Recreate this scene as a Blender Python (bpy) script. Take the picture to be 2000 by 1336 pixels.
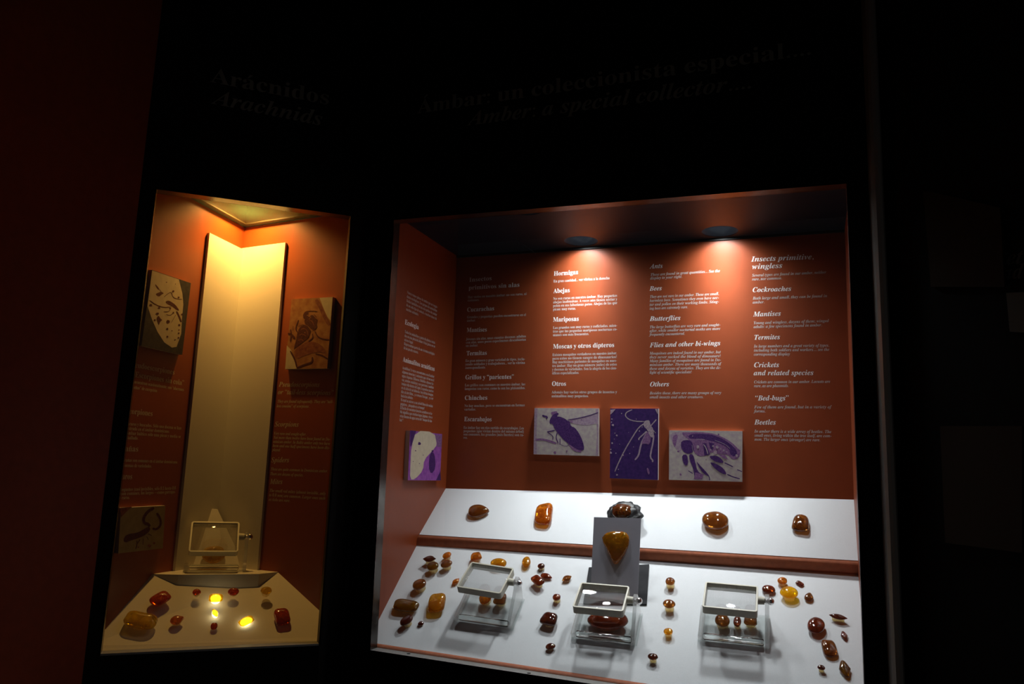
import bpy, bmesh, math, random
import numpy as np
from mathutils import Vector, Matrix, noise

for o in list(bpy.data.objects):
    bpy.data.objects.remove(o, do_unlink=True)
SC = bpy.context.scene
COL = SC.collection
V = Vector

# ------------------------------------------------------------------ camera
# X runs along the wall of the wide case, Y goes into that wall, Z is up; z = 0 is the lower
# edge of the case opening, the floor is 0.95 m below it.
F_PX = 1579.937
CAM = V((0.923, -1.6729, 0.3773))
YAW, PITCH, ROLL = math.radians(20.465), math.radians(9.688), math.radians(2.071)
fw = V((-math.sin(YAW)*math.cos(PITCH), math.cos(YAW)*math.cos(PITCH), math.sin(PITCH)))
rt = V((math.cos(YAW), math.sin(YAW), 0)); up = rt.cross(fw)
R_ = rt*math.cos(ROLL) + up*math.sin(ROLL); U_ = -rt*math.sin(ROLL) + up*math.cos(ROLL)
cd = bpy.data.cameras.new('camera'); cam = bpy.data.objects.new('camera', cd); COL.objects.link(cam)
cd.sensor_width = 36.0; cd.lens = F_PX/2000*36.0; cd.clip_start = 0.02; cd.clip_end = 50
m3 = Matrix((R_, U_, -fw)).transposed()
cam.matrix_world = Matrix.Translation(CAM) @ m3.to_4x4()
SC.camera = cam

# ------------------------------------------------------------------ world, exposure
w = bpy.data.worlds.new('dark_gallery'); SC.world = w; w.use_nodes = True
w.node_tree.nodes['Background'].inputs[0].default_value = (0.9, 0.85, 0.8, 1)
w.node_tree.nodes['Background'].inputs[1].default_value = 0.010
SC.view_settings.view_transform = 'Standard'; SC.view_settings.look = 'None'
SC.view_settings.exposure = 0.0; SC.view_settings.gamma = 1.0
SC.view_settings.use_curve_mapping = False
SC.cycles.max_bounces = 10; SC.cycles.transmission_bounces = 10; SC.cycles.glossy_bounces = 5
SC.cycles.diffuse_bounces = 4; SC.cycles.transparent_max_bounces = 24
SC.cycles.caustics_reflective = False; SC.cycles.caustics_refractive = True; SC.cycles.blur_glossy = 1.0
SC.cycles.sample_clamp_indirect = 4.0

# lamp power of the two cases (the lamps themselves are built with their fixtures further down)
P_MAIN, P_FRONT, C_MAIN = 29.0, 6.5, (0.96, 1.0, 1.0)
P_CORNER, C_CORNER = 12.5, (1.0, 0.54, 0.12)

# ------------------------------------------------------------------ helpers
def ray(px):
    return fw + R_*((px[0]-1000)/F_PX) + U_*((668-px[1])/F_PX)
def hit(px, P, n):
    d = ray(px); P = V(P); n = V(n)
    return CAM + d*((P-CAM).dot(n)/d.dot(n))

def link(name, me, mat=None, parent=None):
    o = bpy.data.objects.new(name, me); COL.objects.link(o)
    if mat is not None and me is not None and not len(me.materials): me.materials.append(mat)
    if parent is not None: o.parent = parent
    return o
def tag(o, label=None, cat=None, group=None, kind=None):
    if label: o['label'] = label
    if cat: o['category'] = cat
    if group: o['group'] = group
    if kind: o['kind'] = kind
    return o
def empty(name, mat4=None):
    o = bpy.data.objects.new(name, None); COL.objects.link(o); o.empty_display_size = 0.02
    if mat4 is not None: o.matrix_world = mat4
    return o
def bm_mesh(name, bm, smooth=False):
    bmesh.ops.recalc_face_normals(bm, faces=bm.faces)
    me = bpy.data.meshes.new(name); bm.to_mesh(me); bm.free()
    if smooth:
        for p in me.polygons: p.use_smooth = True
    return me
def pydata(name, vs, fs, smooth=False):
    me = bpy.data.meshes.new(name); me.from_pydata([tuple(v) for v in vs], [], fs); me.update()
    if smooth:
        for p in me.polygons: p.use_smooth = True
    return me
def slab(name, pts, offset, mat, parent=None):
    """prism: polygon pts pushed along offset"""
    bm = bmesh.new(); off = V(offset)
    a = [bm.verts.new(V(p)) for p in pts]; b = [bm.verts.new(V(p)+off) for p in pts]
    bm.faces.new(a); bm.faces.new(list(reversed(b)))
    n = len(pts)
    for i in range(n):
        bm.faces.new((a[i], b[i], b[(i+1) % n], a[(i+1) % n]))
    return link(name, bm_mesh(name, bm), mat, parent)
def patch(name, p00, p10, p11, p01, thick, mat, nu=32, nv=10):
    """gently warped sheet: smooth top with a thin skirt and underside"""
    vs, fs = [], []
    for off in (V((0, 0, 0)), V(thick)):
        for j in range(nv+1):
            for i in range(nu+1):
                vs.append(p00.lerp(p10, i/nu).lerp(p01.lerp(p11, i/nu), j/nv)+off)
    M = (nu+1)*(nv+1)
    for j in range(nv):
        for i in range(nu):
            a = j*(nu+1)+i; fs.append((a, a+1, a+nu+2, a+nu+1)); fs.append((M+a, M+a+nu+1, M+a+nu+2, M+a+1))
    for q, (a, b, c, d) in enumerate(((p00, p10, p10+V(thick), p00+V(thick)), (p10, p11, p11+V(thick), p10+V(thick)), (p11, p01, p01+V(thick), p11+V(thick)), (p01, p00, p00+V(thick), p01+V(thick)))):
        k = len(vs); vs += [a, b, c, d]; fs.append((k+3, k+2, k+1, k))
    return link(name, pydata(name, vs, fs, True), mat)
def bm_box(bm, c, s, mat4=None, bev=0.0, seg=2):
    r = bmesh.ops.create_cube(bm, size=1.0)
    vs = r['verts']
    for v in vs: v.co = V((v.co.x*s[0], v.co.y*s[1], v.co.z*s[2])) + V(c)
    if bev:
        es = list({e for v in vs for e in v.link_edges})
        q = bmesh.ops.bevel(bm, geom=es, offset=bev, segments=seg, affect='EDGES', profile=0.5)
        vs = list({v for f in q['faces'] for v in f.verts} | {v for v in vs if v.is_valid})
    if mat4 is not None: bmesh.ops.transform(bm, matrix=mat4, verts=vs)
def bm_cyl(bm, p0, p1, r0, r1=None, seg=20):
    p0, p1 = V(p0), V(p1); r1 = r0 if r1 is None else r1
    d = p1-p0; q = d.to_track_quat('Z', 'Y').to_matrix().to_4x4()
    bmesh.ops.create_cone(bm, cap_ends=True, segments=seg, radius1=r0, radius2=r1, depth=d.length,
                          matrix=Matrix.Translation((p0+p1)/2) @ q)
def frame4(o, x, y, z):
    m = Matrix((V(x).normalized(), V(y).normalized(), V(z).normalized())).transposed().to_4x4()
    m.translation = V(o); return m

# ------------------------------------------------------------------ materials
MATS = {}
def nodes(name):
    m = bpy.data.materials.new(name); m.use_nodes = True
    return m, m.node_tree, m.node_tree.nodes['Principled BSDF']
def pmat(name, col, rough=0.5, metal=0.0, spec=0.5, coat=0.0, noise_amt=0.0, scale=60, bump=0.0, bscale=800, col2=None):
    if name in MATS: return MATS[name]
    m, t, b = nodes(name)
    b.inputs['Roughness'].default_value = rough; b.inputs['Metallic'].default_value = metal
    b.inputs['Specular IOR Level'].default_value = spec; b.inputs['Coat Weight'].default_value = coat
    tc = t.nodes.new('ShaderNodeTexCoord')
    if noise_amt or col2:
        n = t.nodes.new('ShaderNodeTexNoise'); n.inputs['Scale'].default_value = scale; n.inputs['Detail'].default_value = 5
        t.links.new(tc.outputs['Object'], n.inputs['Vector'])
        r = t.nodes.new('ShaderNodeValToRGB'); t.links.new(n.outputs['Fac'], r.inputs[0])
        c2 = col2 or tuple(c*(1-noise_amt) for c in col)
        r.color_ramp.elements[0].position = 0.32; r.color_ramp.elements[1].position = 0.68
        r.color_ramp.elements[0].color = (*c2, 1); r.color_ramp.elements[1].color = (*col, 1)
        t.links.new(r.outputs[0], b.inputs['Base Color'])
    else:
        b.inputs['Base Color'].default_value = (*col, 1)
    if bump:
        n2 = t.nodes.new('ShaderNodeTexNoise'); n2.inputs['Scale'].default_value = bscale; n2.inputs['Detail'].default_value = 3
        t.links.new(tc.outputs['Object'], n2.inputs['Vector'])
        bp = t.nodes.new('ShaderNodeBump'); bp.inputs['Strength'].default_value = bump; bp.inputs['Distance'].default_value = 0.001
        t.links.new(n2.outputs['Fac'], bp.inputs['Height']); t.links.new(bp.outputs[0], b.inputs['Normal'])
    MATS[name] = m; return m
def clear_mat(name, tint=(1, 1, 1), f0=0.04, rough=0.02, body=0.0, body_col=(1, 1, 1), gain=1.0, gcol=(.9, .9, .9)):
    """thin clear sheet: transparent with mirror reflection that grows towards grazing; body = share of milky scattering"""
    if name in MATS: return MATS[name]
    m = bpy.data.materials.new(name); m.use_nodes = True; t = m.node_tree; t.nodes.clear()
    out = t.nodes.new('ShaderNodeOutputMaterial')
    tr = t.nodes.new('ShaderNodeBsdfTransparent'); tr.inputs[0].default_value = (*tint, 1)
    gl = t.nodes.new('ShaderNodeBsdfGlossy'); gl.inputs['Roughness'].default_value = rough; gl.inputs[0].default_value = (*gcol, 1)
    lw = t.nodes.new('ShaderNodeLayerWeight'); lw.inputs['Blend'].default_value = 0.5
    pw = t.nodes.new('ShaderNodeMath'); pw.operation = 'POWER'; pw.inputs[1].default_value = 5
    t.links.new(lw.outputs['Facing'], pw.inputs[0])
    ma = t.nodes.new('ShaderNodeMath'); ma.operation = 'MULTIPLY_ADD'; ma.inputs[1].default_value = (1-f0)*gain; ma.inputs[2].default_value = f0
    ma.use_clamp = True
    t.links.new(pw.outputs[0], ma.inputs[0])
    base = tr.outputs[0]
    if body:
        df = t.nodes.new('ShaderNodeBsdfTranslucent'); df.inputs[0].default_value = (*body_col, 1)
        d2 = t.nodes.new('ShaderNodeBsdfDiffuse'); d2.inputs[0].default_value = (*body_col, 1)
        mm = t.nodes.new('ShaderNodeMixShader'); mm.inputs[0].default_value = 0.5
        t.links.new(df.outputs[0], mm.inputs[1]); t.links.new(d2.outputs[0], mm.inputs[2])
        mx0 = t.nodes.new('ShaderNodeMixShader'); mx0.inputs[0].default_value = body
        t.links.new(tr.outputs[0], mx0.inputs[1]); t.links.new(mm.outputs[0], mx0.inputs[2]); base = mx0.outputs[0]
    mx = t.nodes.new('ShaderNodeMixShader'); t.links.new(ma.outputs[0], mx.inputs[0])
    t.links.new(base, mx.inputs[1]); t.links.new(gl.outputs[0], mx.inputs[2]); t.links.new(mx.outputs[0], out.inputs[0])
    MATS[name] = m; return m
def amber_mat(name, c1, c2, clear=0.4, tint=(1.0, 0.5, 0.1), fleck=(0.05, 0.008, 0.002), scale=70):
    """polished amber: a clear tinted share that lets light (and the shelf) through, a glowing body and a wet gloss"""
    if name in MATS: return MATS[name]
    m, t, b = nodes(name)
    tc = t.nodes.new('ShaderNodeTexCoord'); oi = t.nodes.new('ShaderNodeObjectInfo')
    ad = t.nodes.new('ShaderNodeVectorMath'); ad.operation = 'ADD'
    t.links.new(tc.outputs['Object'], ad.inputs[0]); t.links.new(oi.outputs['Random'], ad.inputs[1])
    n = t.nodes.new('ShaderNodeTexNoise'); n.inputs['Scale'].default_value = scale; n.inputs['Detail'].default_value = 5; n.inputs['Distortion'].default_value = 1.6
    t.links.new(ad.outputs[0], n.inputs['Vector'])
    r = t.nodes.new('ShaderNodeValToRGB'); e = r.color_ramp.elements
    e[0].position = 0.30; e[0].color = (*fleck, 1); e[1].position = 0.66; e[1].color = (*c1, 1)
    k = e.new(0.45); k.color = (*c2, 1)
    t.links.new(n.outputs['Fac'], r.inputs[0]); t.links.new(r.outputs[0], b.inputs['Base Color'])
    b.inputs['Roughness'].default_value = 0.06; b.inputs['IOR'].default_value = 1.54
    b.inputs['Transmission Weight'].default_value = 0.35; b.inputs['Coat Weight'].default_value = 0.5; b.inputs['Coat Roughness'].default_value = 0.03
    b.inputs['Subsurface Weight'].default_value = 0.5; b.inputs['Subsurface Radius'].default_value = (1.0, 0.3, 0.06)
    b.inputs['Subsurface Scale'].default_value = 0.012
    tr = t.nodes.new('ShaderNodeBsdfTransparent'); tr.inputs[0].default_value = (*tint, 1)
    lw = t.nodes.new('ShaderNodeLayerWeight'); lw.inputs['Blend'].default_value = 0.4
    ml = t.nodes.new('ShaderNodeMath'); ml.operation = 'MULTIPLY_ADD'; ml.inputs[1].default_value = -clear; ml.inputs[2].default_value = clear
    t.links.new(lw.outputs['Facing'], ml.inputs[0])
    mx = t.nodes.new('ShaderNodeMixShader'); t.links.new(ml.outputs[0], mx.inputs[0])
    t.links.new(b.outputs[0], mx.inputs[1]); t.links.new(tr.outputs[0], mx.inputs[2])
    t.links.new(mx.outputs[0], t.nodes['Material Output'].inputs[0])
    MATS[name] = m; return m

BLACK = pmat('black_wall_paint', (0.012, 0.011, 0.010), 0.7, spec=0.25, noise_amt=0.2)
REDWALL = pmat('deep_red_wall_paint', (0.42, 0.060, 0.014), 0.65, noise_amt=0.15)
RUST = pmat('rust_orange_panel', (0.265, 0.050, 0.0125), 0.42, spec=0.45, noise_amt=0.06, scale=30)
RUSTC = pmat('rust_orange_panel_corner', (0.30, 0.062, 0.012), 0.42, spec=0.4, noise_amt=0.06, scale=30)
TRIM = pmat('rust_orange_moulding', (0.42, 0.115, 0.045), 0.75, noise_amt=0.25, scale=90)
FABRIC = pmat('pale_grey_fabric_board', (0.74, 0.77, 0.80), 0.9, spec=0.15, noise_amt=0.09, scale=520, bump=0.35, bscale=1500)
CREAM = pmat('cream_board', (0.80, 0.75, 0.66), 0.75, spec=0.25, noise_amt=0.05, scale=300, bump=0.12, bscale=900)
DARKCEIL = pmat('blue_black_gloss_ceiling', (0.009, 0.013, 0.019), 0.45, spec=0.16)
METAL = pmat('dark_satin_metal', (0.55, 0.54, 0.52), 0.2, metal=1.0)
METALD = pmat('dark_bronze_metal', (0.11, 0.10, 0.09), 0.25, metal=1.0)
PALEM = pmat('pale_grey_satin', (0.46, 0.47, 0.45), 0.4, spec=0.4, noise_amt=.08)
BLACKM = pmat('black_satin_frame', (0.008, 0.008, 0.008), 0.45, spec=0.3)
HOLE = pmat('screw_hole_black', (0.004, 0.004, 0.004), 0.8)
LETTER = pmat('white_print', (0.80, 0.77, 0.76), 0.6, noise_amt=0.12, scale=400)
LETTERB = pmat('small_white_print', (0.52, 0.48, 0.47), 0.6, noise_amt=0.12, scale=400)
LETTERD = pmat('dull_cream_print', (0.62, 0.55, 0.42), 0.6, noise_amt=0.15, scale=400)
TITLE = pmat('grey_wall_lettering', (0.50, 0.48, 0.40), 0.6, noise_amt=0.2, scale=60)
BEIGE = pmat('beige_plastic', (0.62, 0.60, 0.50), 0.38, spec=0.4, noise_amt=0.04)
CHROME = pmat('polished_chrome', (0.82, 0.82, 0.83), 0.12, metal=1.0)
GREYB = pmat('violet_grey_card', (0.30, 0.29, 0.34), 0.7, noise_amt=0.05)
DGREY = pmat('charcoal_plate', (0.045, 0.046, 0.050), 0.95, spec=0.05, noise_amt=0.2)
ROCK = pmat('dark_grey_matrix_rock', (0.030, 0.032, 0.036), 0.45, noise_amt=0.6, scale=120, bump=0.6, bscale=300)
GLASS = clear_mat('case_glass', f0=0.045, rough=0.0)
ACRYL = clear_mat('clear_acrylic', tint=(0.97, 0.985, 0.98), f0=0.07, rough=0.04, body=0.025, body_col=(0.9, 0.95, 0.95))
ACRYE = clear_mat('lit_acrylic_edge', tint=(0.98, 0.99, 0.99), f0=0.14, rough=0.08, body=0.26, body_col=(1, 1, 1))  # milky white body stands in for light piped to the acrylic edges
MOUNT = clear_mat('clear_mount_resin', tint=(1.0, 0.93, 0.70), f0=0.06, rough=0.05, body=0.32, body_col=(1.0, 0.90, 0.62))  # cream tint carries the yellow light that falls through the amber
GLOWM = bpy.data.materials.new('glowing_resin'); GLOWM.use_nodes = True  # mount resin emits by itself, in place of a light from beneath
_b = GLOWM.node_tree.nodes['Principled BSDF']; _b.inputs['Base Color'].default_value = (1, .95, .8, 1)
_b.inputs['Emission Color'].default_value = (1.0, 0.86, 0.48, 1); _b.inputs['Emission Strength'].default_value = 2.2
A_DARK = amber_mat('amber_dark_brown', (0.10, 0.012, 0.006), (0.045, 0.006, 0.005), 0.22, (0.70, 0.35, 0.2))
A_RED = amber_mat('amber_red_brown', (0.22, 0.026, 0.007), (0.085, 0.011, 0.005), 0.32, (0.80, 0.34, 0.14))
A_BROWN = amber_mat('amber_brown', (0.23, 0.066, 0.008), (0.085, 0.019, 0.005), 0.40, (0.88, 0.52, 0.20))
A_ORANGE = amber_mat('amber_orange', (0.58, 0.17, 0.008), (0.32, 0.065, 0.005), 0.5, (1.0, 0.55, 0.10), fleck=(0.12, 0.02, 0.003))
A_HONEY = amber_mat('amber_honey', (0.48, 0.20, 0.008), (0.32, 0.11, 0.006), 0.62, (1.0, 0.66, 0.12), fleck=(0.12, 0.03, 0.004))
A_YELLOW = amber_mat('amber_yellow', (0.85, 0.45, 0.015), (0.65, 0.28, 0.008), 0.8, (1.0, 0.78, 0.08), fleck=(0.40, 0.13, 0.01))
A_OLIVE = amber_mat('amber_olive_brown', (0.17, 0.085, 0.006), (0.07, 0.028, 0.005), 0.45, (0.75, 0.45, 0.07))
AM = dict(dark=A_DARK, red=A_RED, brown=A_BROWN, orange=A_ORANGE, honey=A_HONEY, yellow=A_YELLOW, olive=A_OLIVE)
A_GLOW = amber_mat('amber_yellow_lit_from_below', (0.95, 0.70, 0.02), (0.9, 0.6, 0.01), 0.95, (1.0, 0.80, 0.02), fleck=(0.6, 0.35, 0.01))
AM['glow'] = A_GLOW
AM['gold'] = amber_mat('amber_gold', (0.74, 0.48, 0.016), (0.48, 0.26, 0.010), 0.6, (1.0, 0.86, 0.10), fleck=(0.16, 0.08, 0.005), scale=45)
AM['golden'] = amber_mat('amber_golden_brown', (0.50, 0.20, 0.006), (0.33, 0.115, 0.005), 0.5, (1.0, 0.70, 0.10), fleck=(0.10, 0.03, 0.004))
AM['scarlet'] = amber_mat('amber_scarlet', (0.50, 0.100, 0.008), (0.27, 0.038, 0.005), 0.45, (1.0, 0.30, 0.05), fleck=(0.10, 0.012, 0.003), scale=110)
LENS, _t, _b = nodes('magnifier_lens_glass')
_b.inputs['Base Color'].default_value = (0.97, 0.99, 0.98, 1); _b.inputs['Roughness'].default_value = 0.0
_b.inputs['IOR'].default_value = 1.49; _b.inputs['Transmission Weight'].default_value = 1.0
_t.nodes['Principled BSDF'].name = 'glass'
_tr = _t.nodes.new('ShaderNodeBsdfTransparent')
_tc = _t.nodes.new('ShaderNodeTexCoord'); _wv = _t.nodes.new('ShaderNodeTexWave'); _wv.wave_type = 'RINGS'; _wv.rings_direction = 'Z'
_wv.inputs['Scale'].default_value = 125; _wv.inputs['Distortion'].default_value = 1.5; _wv.inputs['Detail Scale'].default_value = 0.4
_rp = _t.nodes.new('ShaderNodeValToRGB'); _rp.color_ramp.elements[0].color = (.84, .85, .86, 1); _rp.color_ramp.elements[1].color = (1, 1, 1, 1); _rp.color_ramp.elements[1].position = .55
_t.links.new(_tc.outputs['Object'], _wv.inputs['Vector']); _t.links.new(_wv.outputs['Fac'], _rp.inputs[0]); _t.links.new(_rp.outputs[0], _tr.inputs[0])
_mx = _t.nodes.new('ShaderNodeMixShader'); _mx.inputs[0].default_value = 0.8
_t.links.new(_b.outputs[0], _mx.inputs[1]); _t.links.new(_tr.outputs[0], _mx.inputs[2]); _t.links.new(_mx.outputs[0], _t.nodes['Material Output'].inputs[0])

BAR, _t2, _b2 = nodes('moulded_acrylic_bar')
_b2.inputs['Base Color'].default_value = (0.98, 1, 1, 1); _b2.inputs['Roughness'].default_value = 0.0
_b2.inputs['IOR'].default_value = 1.49; _b2.inputs['Transmission Weight'].default_value = 1.0

# ------------------------------------------------------------------ key planes
ZF, ZT = -0.95, 1.95           # floor and ceiling of the room
REV = 0.03                     # depth of the frame reveal in front of the glass
YN = V((0, 1, 0)); O0 = V((0, 0, 0))
D, DL, WR, HC = 0.391, 0.0264, 1.0113, 1.0104
LTH = math.radians(40.829)
ld = V((math.cos(LTH), math.sin(LTH), 0)); ln = V((-math.sin(LTH), math.cos(LTH), 0)); l0 = V((-0.05, -0.0172, 0))
def LP(a, n, z): return l0 + ld*a + ln*n + V((0, 0, z))
XC = -0.0644                   # where the two front walls meet
def front(px): return hit(px, O0, YN)
def lfront(px): return hit(px, l0, ln)

# ------------------------------------------------------------------ room shell
def wall_with_hole(name, outer, hole, thick, mat):
    bm = bmesh.new()
    o = [bm.verts.new(p) for p in outer]; h = [bm.verts.new(p) for p in hole]
    for i in range(4):
        bm.faces.new((o[i], o[(i+1) % 4], h[(i+1) % 4], h[i]))
    return tag(link(name, bm_mesh(name, bm), mat), kind='structure')

I_TL, I_TR, I_BL = front((781, 437)), front((1651, 369)), front((736.5, 1265))
b2 = front((1240, 1341)); sl = (b2.z-I_BL.z)/(b2.x-I_BL.x)
I_TR = V((1.0, 0, I_TR.z)); I_BR = V((1.0, 0, I_BL.z+sl*(1.0-I_BL.x)))
MI = [I_TL, I_TR, I_BR, I_BL]
MF = [p+V((0, -REV, 0)) for p in MI]
XE = 1.046
wall_main = wall_with_hole('wall_main', [V((XC, -REV, ZT)), V((XE, -REV, ZT)), V((XE, -REV, ZF)), V((XC, -REV, ZF))], MF, 0, BLACK)
J_TL, J_TR, J_BL, J_BR = lfront((307, 378)), lfront((681, 429)), lfront((199.8, 1271)), lfront((619, 1252))
LI = [J_TL, J_TR, J_BR, J_BL]
LF = [p-ln*REV for p in LI]
AE = -0.529
q0 = LP(AE, -REV, 0); q1 = V((XC, -REV, 0))
wall_left = wall_with_hole('wall_left', [q0+V((0, 0, ZT)), q1+V((0, 0, ZT)), q1+V((0, 0, ZF)), q0+V((0, 0, ZF))], LF, 0, BLACK)
# red wall folding towards the viewer on the far left, black wall on the right
rd = Matrix.Rotation(math.radians(38), 3, 'Z') @ (-ld)
q2 = q0+rd*1.6
tag(link('wall_far_left', pydata('wall_far_left', [q2+V((0, 0, ZF)), q0+V((0, 0, ZF)), q0+V((0, 0, ZT)), q2+V((0, 0, ZT))], [(0, 1, 2, 3)]), REDWALL), kind='structure')
e0 = V((XE, -REV, 0)); e1 = e0+V((math.cos(math.radians(-40)), math.sin(math.radians(-40)), 0))*1.3
wall_right = tag(link('wall_right', pydata('wall_right', [e0+V((0, 0, ZF)), e1+V((0, 0, ZF)), e1+V((0, 0, ZT)), e0+V((0, 0, ZT))], [(0, 1, 2, 3)]), BLACK), kind='structure')
CARPET = pmat('charcoal_carpet', (0.02, 0.018, 0.018), 0.95, noise_amt=0.4, scale=300)
tag(slab('floor', [(-2.6, -3.2, ZF), (2.6, -3.2, ZF), (2.6, 0.6, ZF), (-2.6, 0.6, ZF)], (0, 0, -0.05), CARPET), kind='structure')
tag(slab('ceiling', [(-2.6, -3.2, ZT), (2.6, -3.2, ZT), (2.6, 0.6, ZT), (-2.6, 0.6, ZT)], (0, 0, 0.05), BLACK), kind='structure')

# ------------------------------------------------------------------ lettering
GL = {}
def _ev(body):
    cu = bpy.data.curves.new('glyph', 'FONT'); cu.body = body; cu.size = 1.0; cu.resolution_u = 2
    o = bpy.data.objects.new('glyph', cu); COL.objects.link(o)
    me = o.evaluated_get(bpy.context.evaluated_depsgraph_get()).to_mesh()
    vs = [(v.co.x, v.co.y) for v in me.vertices]; fs = [tuple(p.vertices) for p in me.polygons]
    bpy.data.objects.remove(o, do_unlink=True); bpy.data.curves.remove(cu)
    return vs, fs
ACC = {'á': ('a', 1), 'é': ('e', 1), 'í': ('i', 1), 'ó': ('o', 1), 'ú': ('u', 1), 'ñ': ('n', 2), 'Á': ('A', 3)}
def ch(c, it):
    if 'A' <= c <= 'Z': return chr((0x1D468 if it else 0x1D400)+ord(c)-65)
    if 'a' <= c <= 'z': return chr((0x1D482 if it else 0x1D41A)+ord(c)-97)
    if '0' <= c <= '9': return chr(0x1D7CE+ord(c)-48)
    return c
def wid(vs): return (max(v[0] for v in vs) if vs else 0)
def glyph(c, it):
    k = (c, it)
    if k in GL: return GL[k]
    if c == ' ': GL[k] = ([], [], 0.25); return GL[k]
    b, a = ACC.get(c, (c, 0))
    vs, fs = _ev(ch(b, it))
    if ('|', it) not in GL: GL[('|', it)] = wid(_ev(ch('I', it))[0])
    adv = wid(_ev(ch(b, it)+ch('I', it))[0]) - GL[('|', it)]
    if a:
        x = (min(v[0] for v in vs)+max(v[0] for v in vs))/2 + (0.05 if it else 0); y = 0.52 if a < 3 else 0.72
        n = len(vs)
        if a == 2: vs = vs+[(x-.13, y), (x+.13, y+.03), (x+.13, y+.10), (x-.13, y+.07)]
        else: vs = vs+[(x-.07, y), (x-.01, y), (x+.13, y+.17), (x+.02, y+.17)]
        fs = fs+[(n, n+1, n+2, n+3)]
    GL[k] = (vs, fs, adv); return GL[k]
def line_w(s, it): return sum(glyph(c, it)[2] for c in s)
def lay(out, s, it, P0, dirv, upv, sx, sy):
    x = 0
    for c in s:
        vs, fs, adv = glyph(c, it); n = len(out[0])
        out[0].extend(P0+dirv*((x+v[0])*sx)+upv*(v[1]*sy) for v in vs)
        out[1].extend(tuple(n+i for i in f) for f in fs); x += adv
LIFT = 0.00015
def heading(parent, plane, s, it, p0, p1, size, mat=None, name='heading'):
    P, n = plane; a = hit(p0, P, n)-n*LIFT; b = hit(p1, P, n)-n*LIFT
    d = (b-a); L = d.length; d.normalize(); upv = d.cross(n)
    if upv.z < 0: upv = -upv
    out = ([], []); lay(out, s, it, a, d, upv, L/line_w(s, it), size)
    link(name, pydata(name, *out), mat or LETTER, parent)
def para(parent, plane, text, it, p0, p1, plast, size, mat=None):
    P, n = plane; a = hit(p0, P, n)-n*LIFT; b = hit(p1, P, n)-n*LIFT
    ls = text.split('/'); ls = [x.strip() for x in ls]
    c = hit(plast, P, n)-n*LIFT if len(ls) > 1 else a
    d = b-a; L = d.length; d.normalize(); upv = d.cross(n)
    if upv.z < 0: upv = -upv
    ws = [line_w(x, it) for x in ls]; base = L/max(ws)
    out = ([], [])
    for i, x in enumerate(ls):
        q = a.lerp(c, i/max(1, len(ls)-1))
        sx = base
        if len(ls) > 1 and ws[i] > 0.8*max(ws) and not (i == len(ls)-1 and ws[i] < 0.93*max(ws)): sx = L/ws[i]
        lay(out, x, it, q, d, upv, sx, size)
    link('paragraph', pydata('paragraph', *out), mat or LETTERB, parent)

# wall titles
pm = (V((0, -REV, 0)), YN)
heading(wall_main, pm, 'Ámbar: un coleccionista especial....', False, (815, 222), (1587, 106), 0.052, TITLE, 'lettering')
heading(wall_main, pm, 'Amber: a special collector....', True, (916, 245), (1470, 172), 0.052, TITLE, 'lettering')
pl = (l0-ln*REV, ln)
heading(wall_left, pl, 'Arácnidos', False, (411, 160), (644, 205), 0.052, TITLE, 'lettering')
heading(wall_left, pl, 'Arachnids', True, (417, 203), (630, 246), 0.052, TITLE, 'lettering')

# ------------------------------------------------------------------ the wide display case
case = tag(empty('display_case', Matrix.Translation((0.5, 0, 0))),
           'wide wall-mounted display case with rust-orange walls and two sloping white shelves', 'display case')
def kid(o, root):
    o.parent = root; o.matrix_parent_inverse = root.matrix_world.inverted(); return o
bpy.context.view_layer.update()
XL = V((-DL, 0, 0)); XN = V((1, 0, 0))
back_p = (V((0, D, 0)), YN); side_p = (XL, V((-1, 0, 0)))
def wallL(px): return hit(px, XL, XN)
def wallR(px): return hit(px, V((WR, 0, 0)), XN)
def wallB(px): return hit(px, V((0, D, 0)), YN)
B_L, B_R = wallB((870.4, 954)), wallB((1669, 976))
back = kid(slab('back_panel', [(-DL, D, HC), (WR, D, HC), (WR, D, B_R.z-.05), (-DL, D, B_L.z-.05)], (0, 0.012, 0), RUST), case)
side = kid(slab('side_panel', [(-DL, 0, HC), (-DL, D, HC), (-DL, D, -.03), (-DL, 0, -.03)], (-0.012, 0, 0), RUST), case)
kid(slab('side_panel', [(WR, 0, HC), (WR, D, HC), (WR, D, -.03), (WR, 0, -.03)], (0.012, 0, 0), RUST), case)
LAMPS = [V((0.36, D-.058, HC)), V((0.72, D-.058, HC)), V((0.30, .052, HC)), V((0.78, .052, HC))]; HOLE_R = 0.045
bm = bmesh.new(); es = []
def loop_(pts):
    v = [bm.verts.new(p) for p in pts]
    es.extend(bm.edges.new((v[i], v[(i+1) % len(v)])) for i in range(len(v)))
loop_([(-DL-.012, 0, HC), (WR+.012, 0, HC), (WR+.012, D+.012, HC), (-DL-.012, D+.012, HC)])
for L_ in LAMPS: loop_([L_+V((HOLE_R*math.cos(2*math.pi*i/32), HOLE_R*math.sin(2*math.pi*i/32), 0)) for i in range(32)])
bmesh.ops.triangle_fill(bm, edges=es, use_beauty=True)
kid(link('ceiling_panel', bm_mesh('ceiling_panel', bm), DARKCEIL), case)
kid(slab('shadow_gap_strip', [(-DL, D, HC), (WR, D, HC), (WR, D, HC-.006), (-DL, D, HC-.006)], (0, -0.004, 0), BLACKM), case)
# upper sloping shelf
U_FL, U_FR = wallL((819, 1044)), wallR((1675.8, 1095)); U_BL = V((-DL, D, B_L.z)); U_BR = V((WR, D, B_R.z))
uT = ((U_BL+U_BR)/2-(U_FL+U_FR)/2); uT.normalize(); uN = XN.cross(uT).normalized()
kid(patch('upper_shelf', U_FL, U_FR, U_BR, U_BL, -uN*0.006, FABRIC), case)
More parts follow.
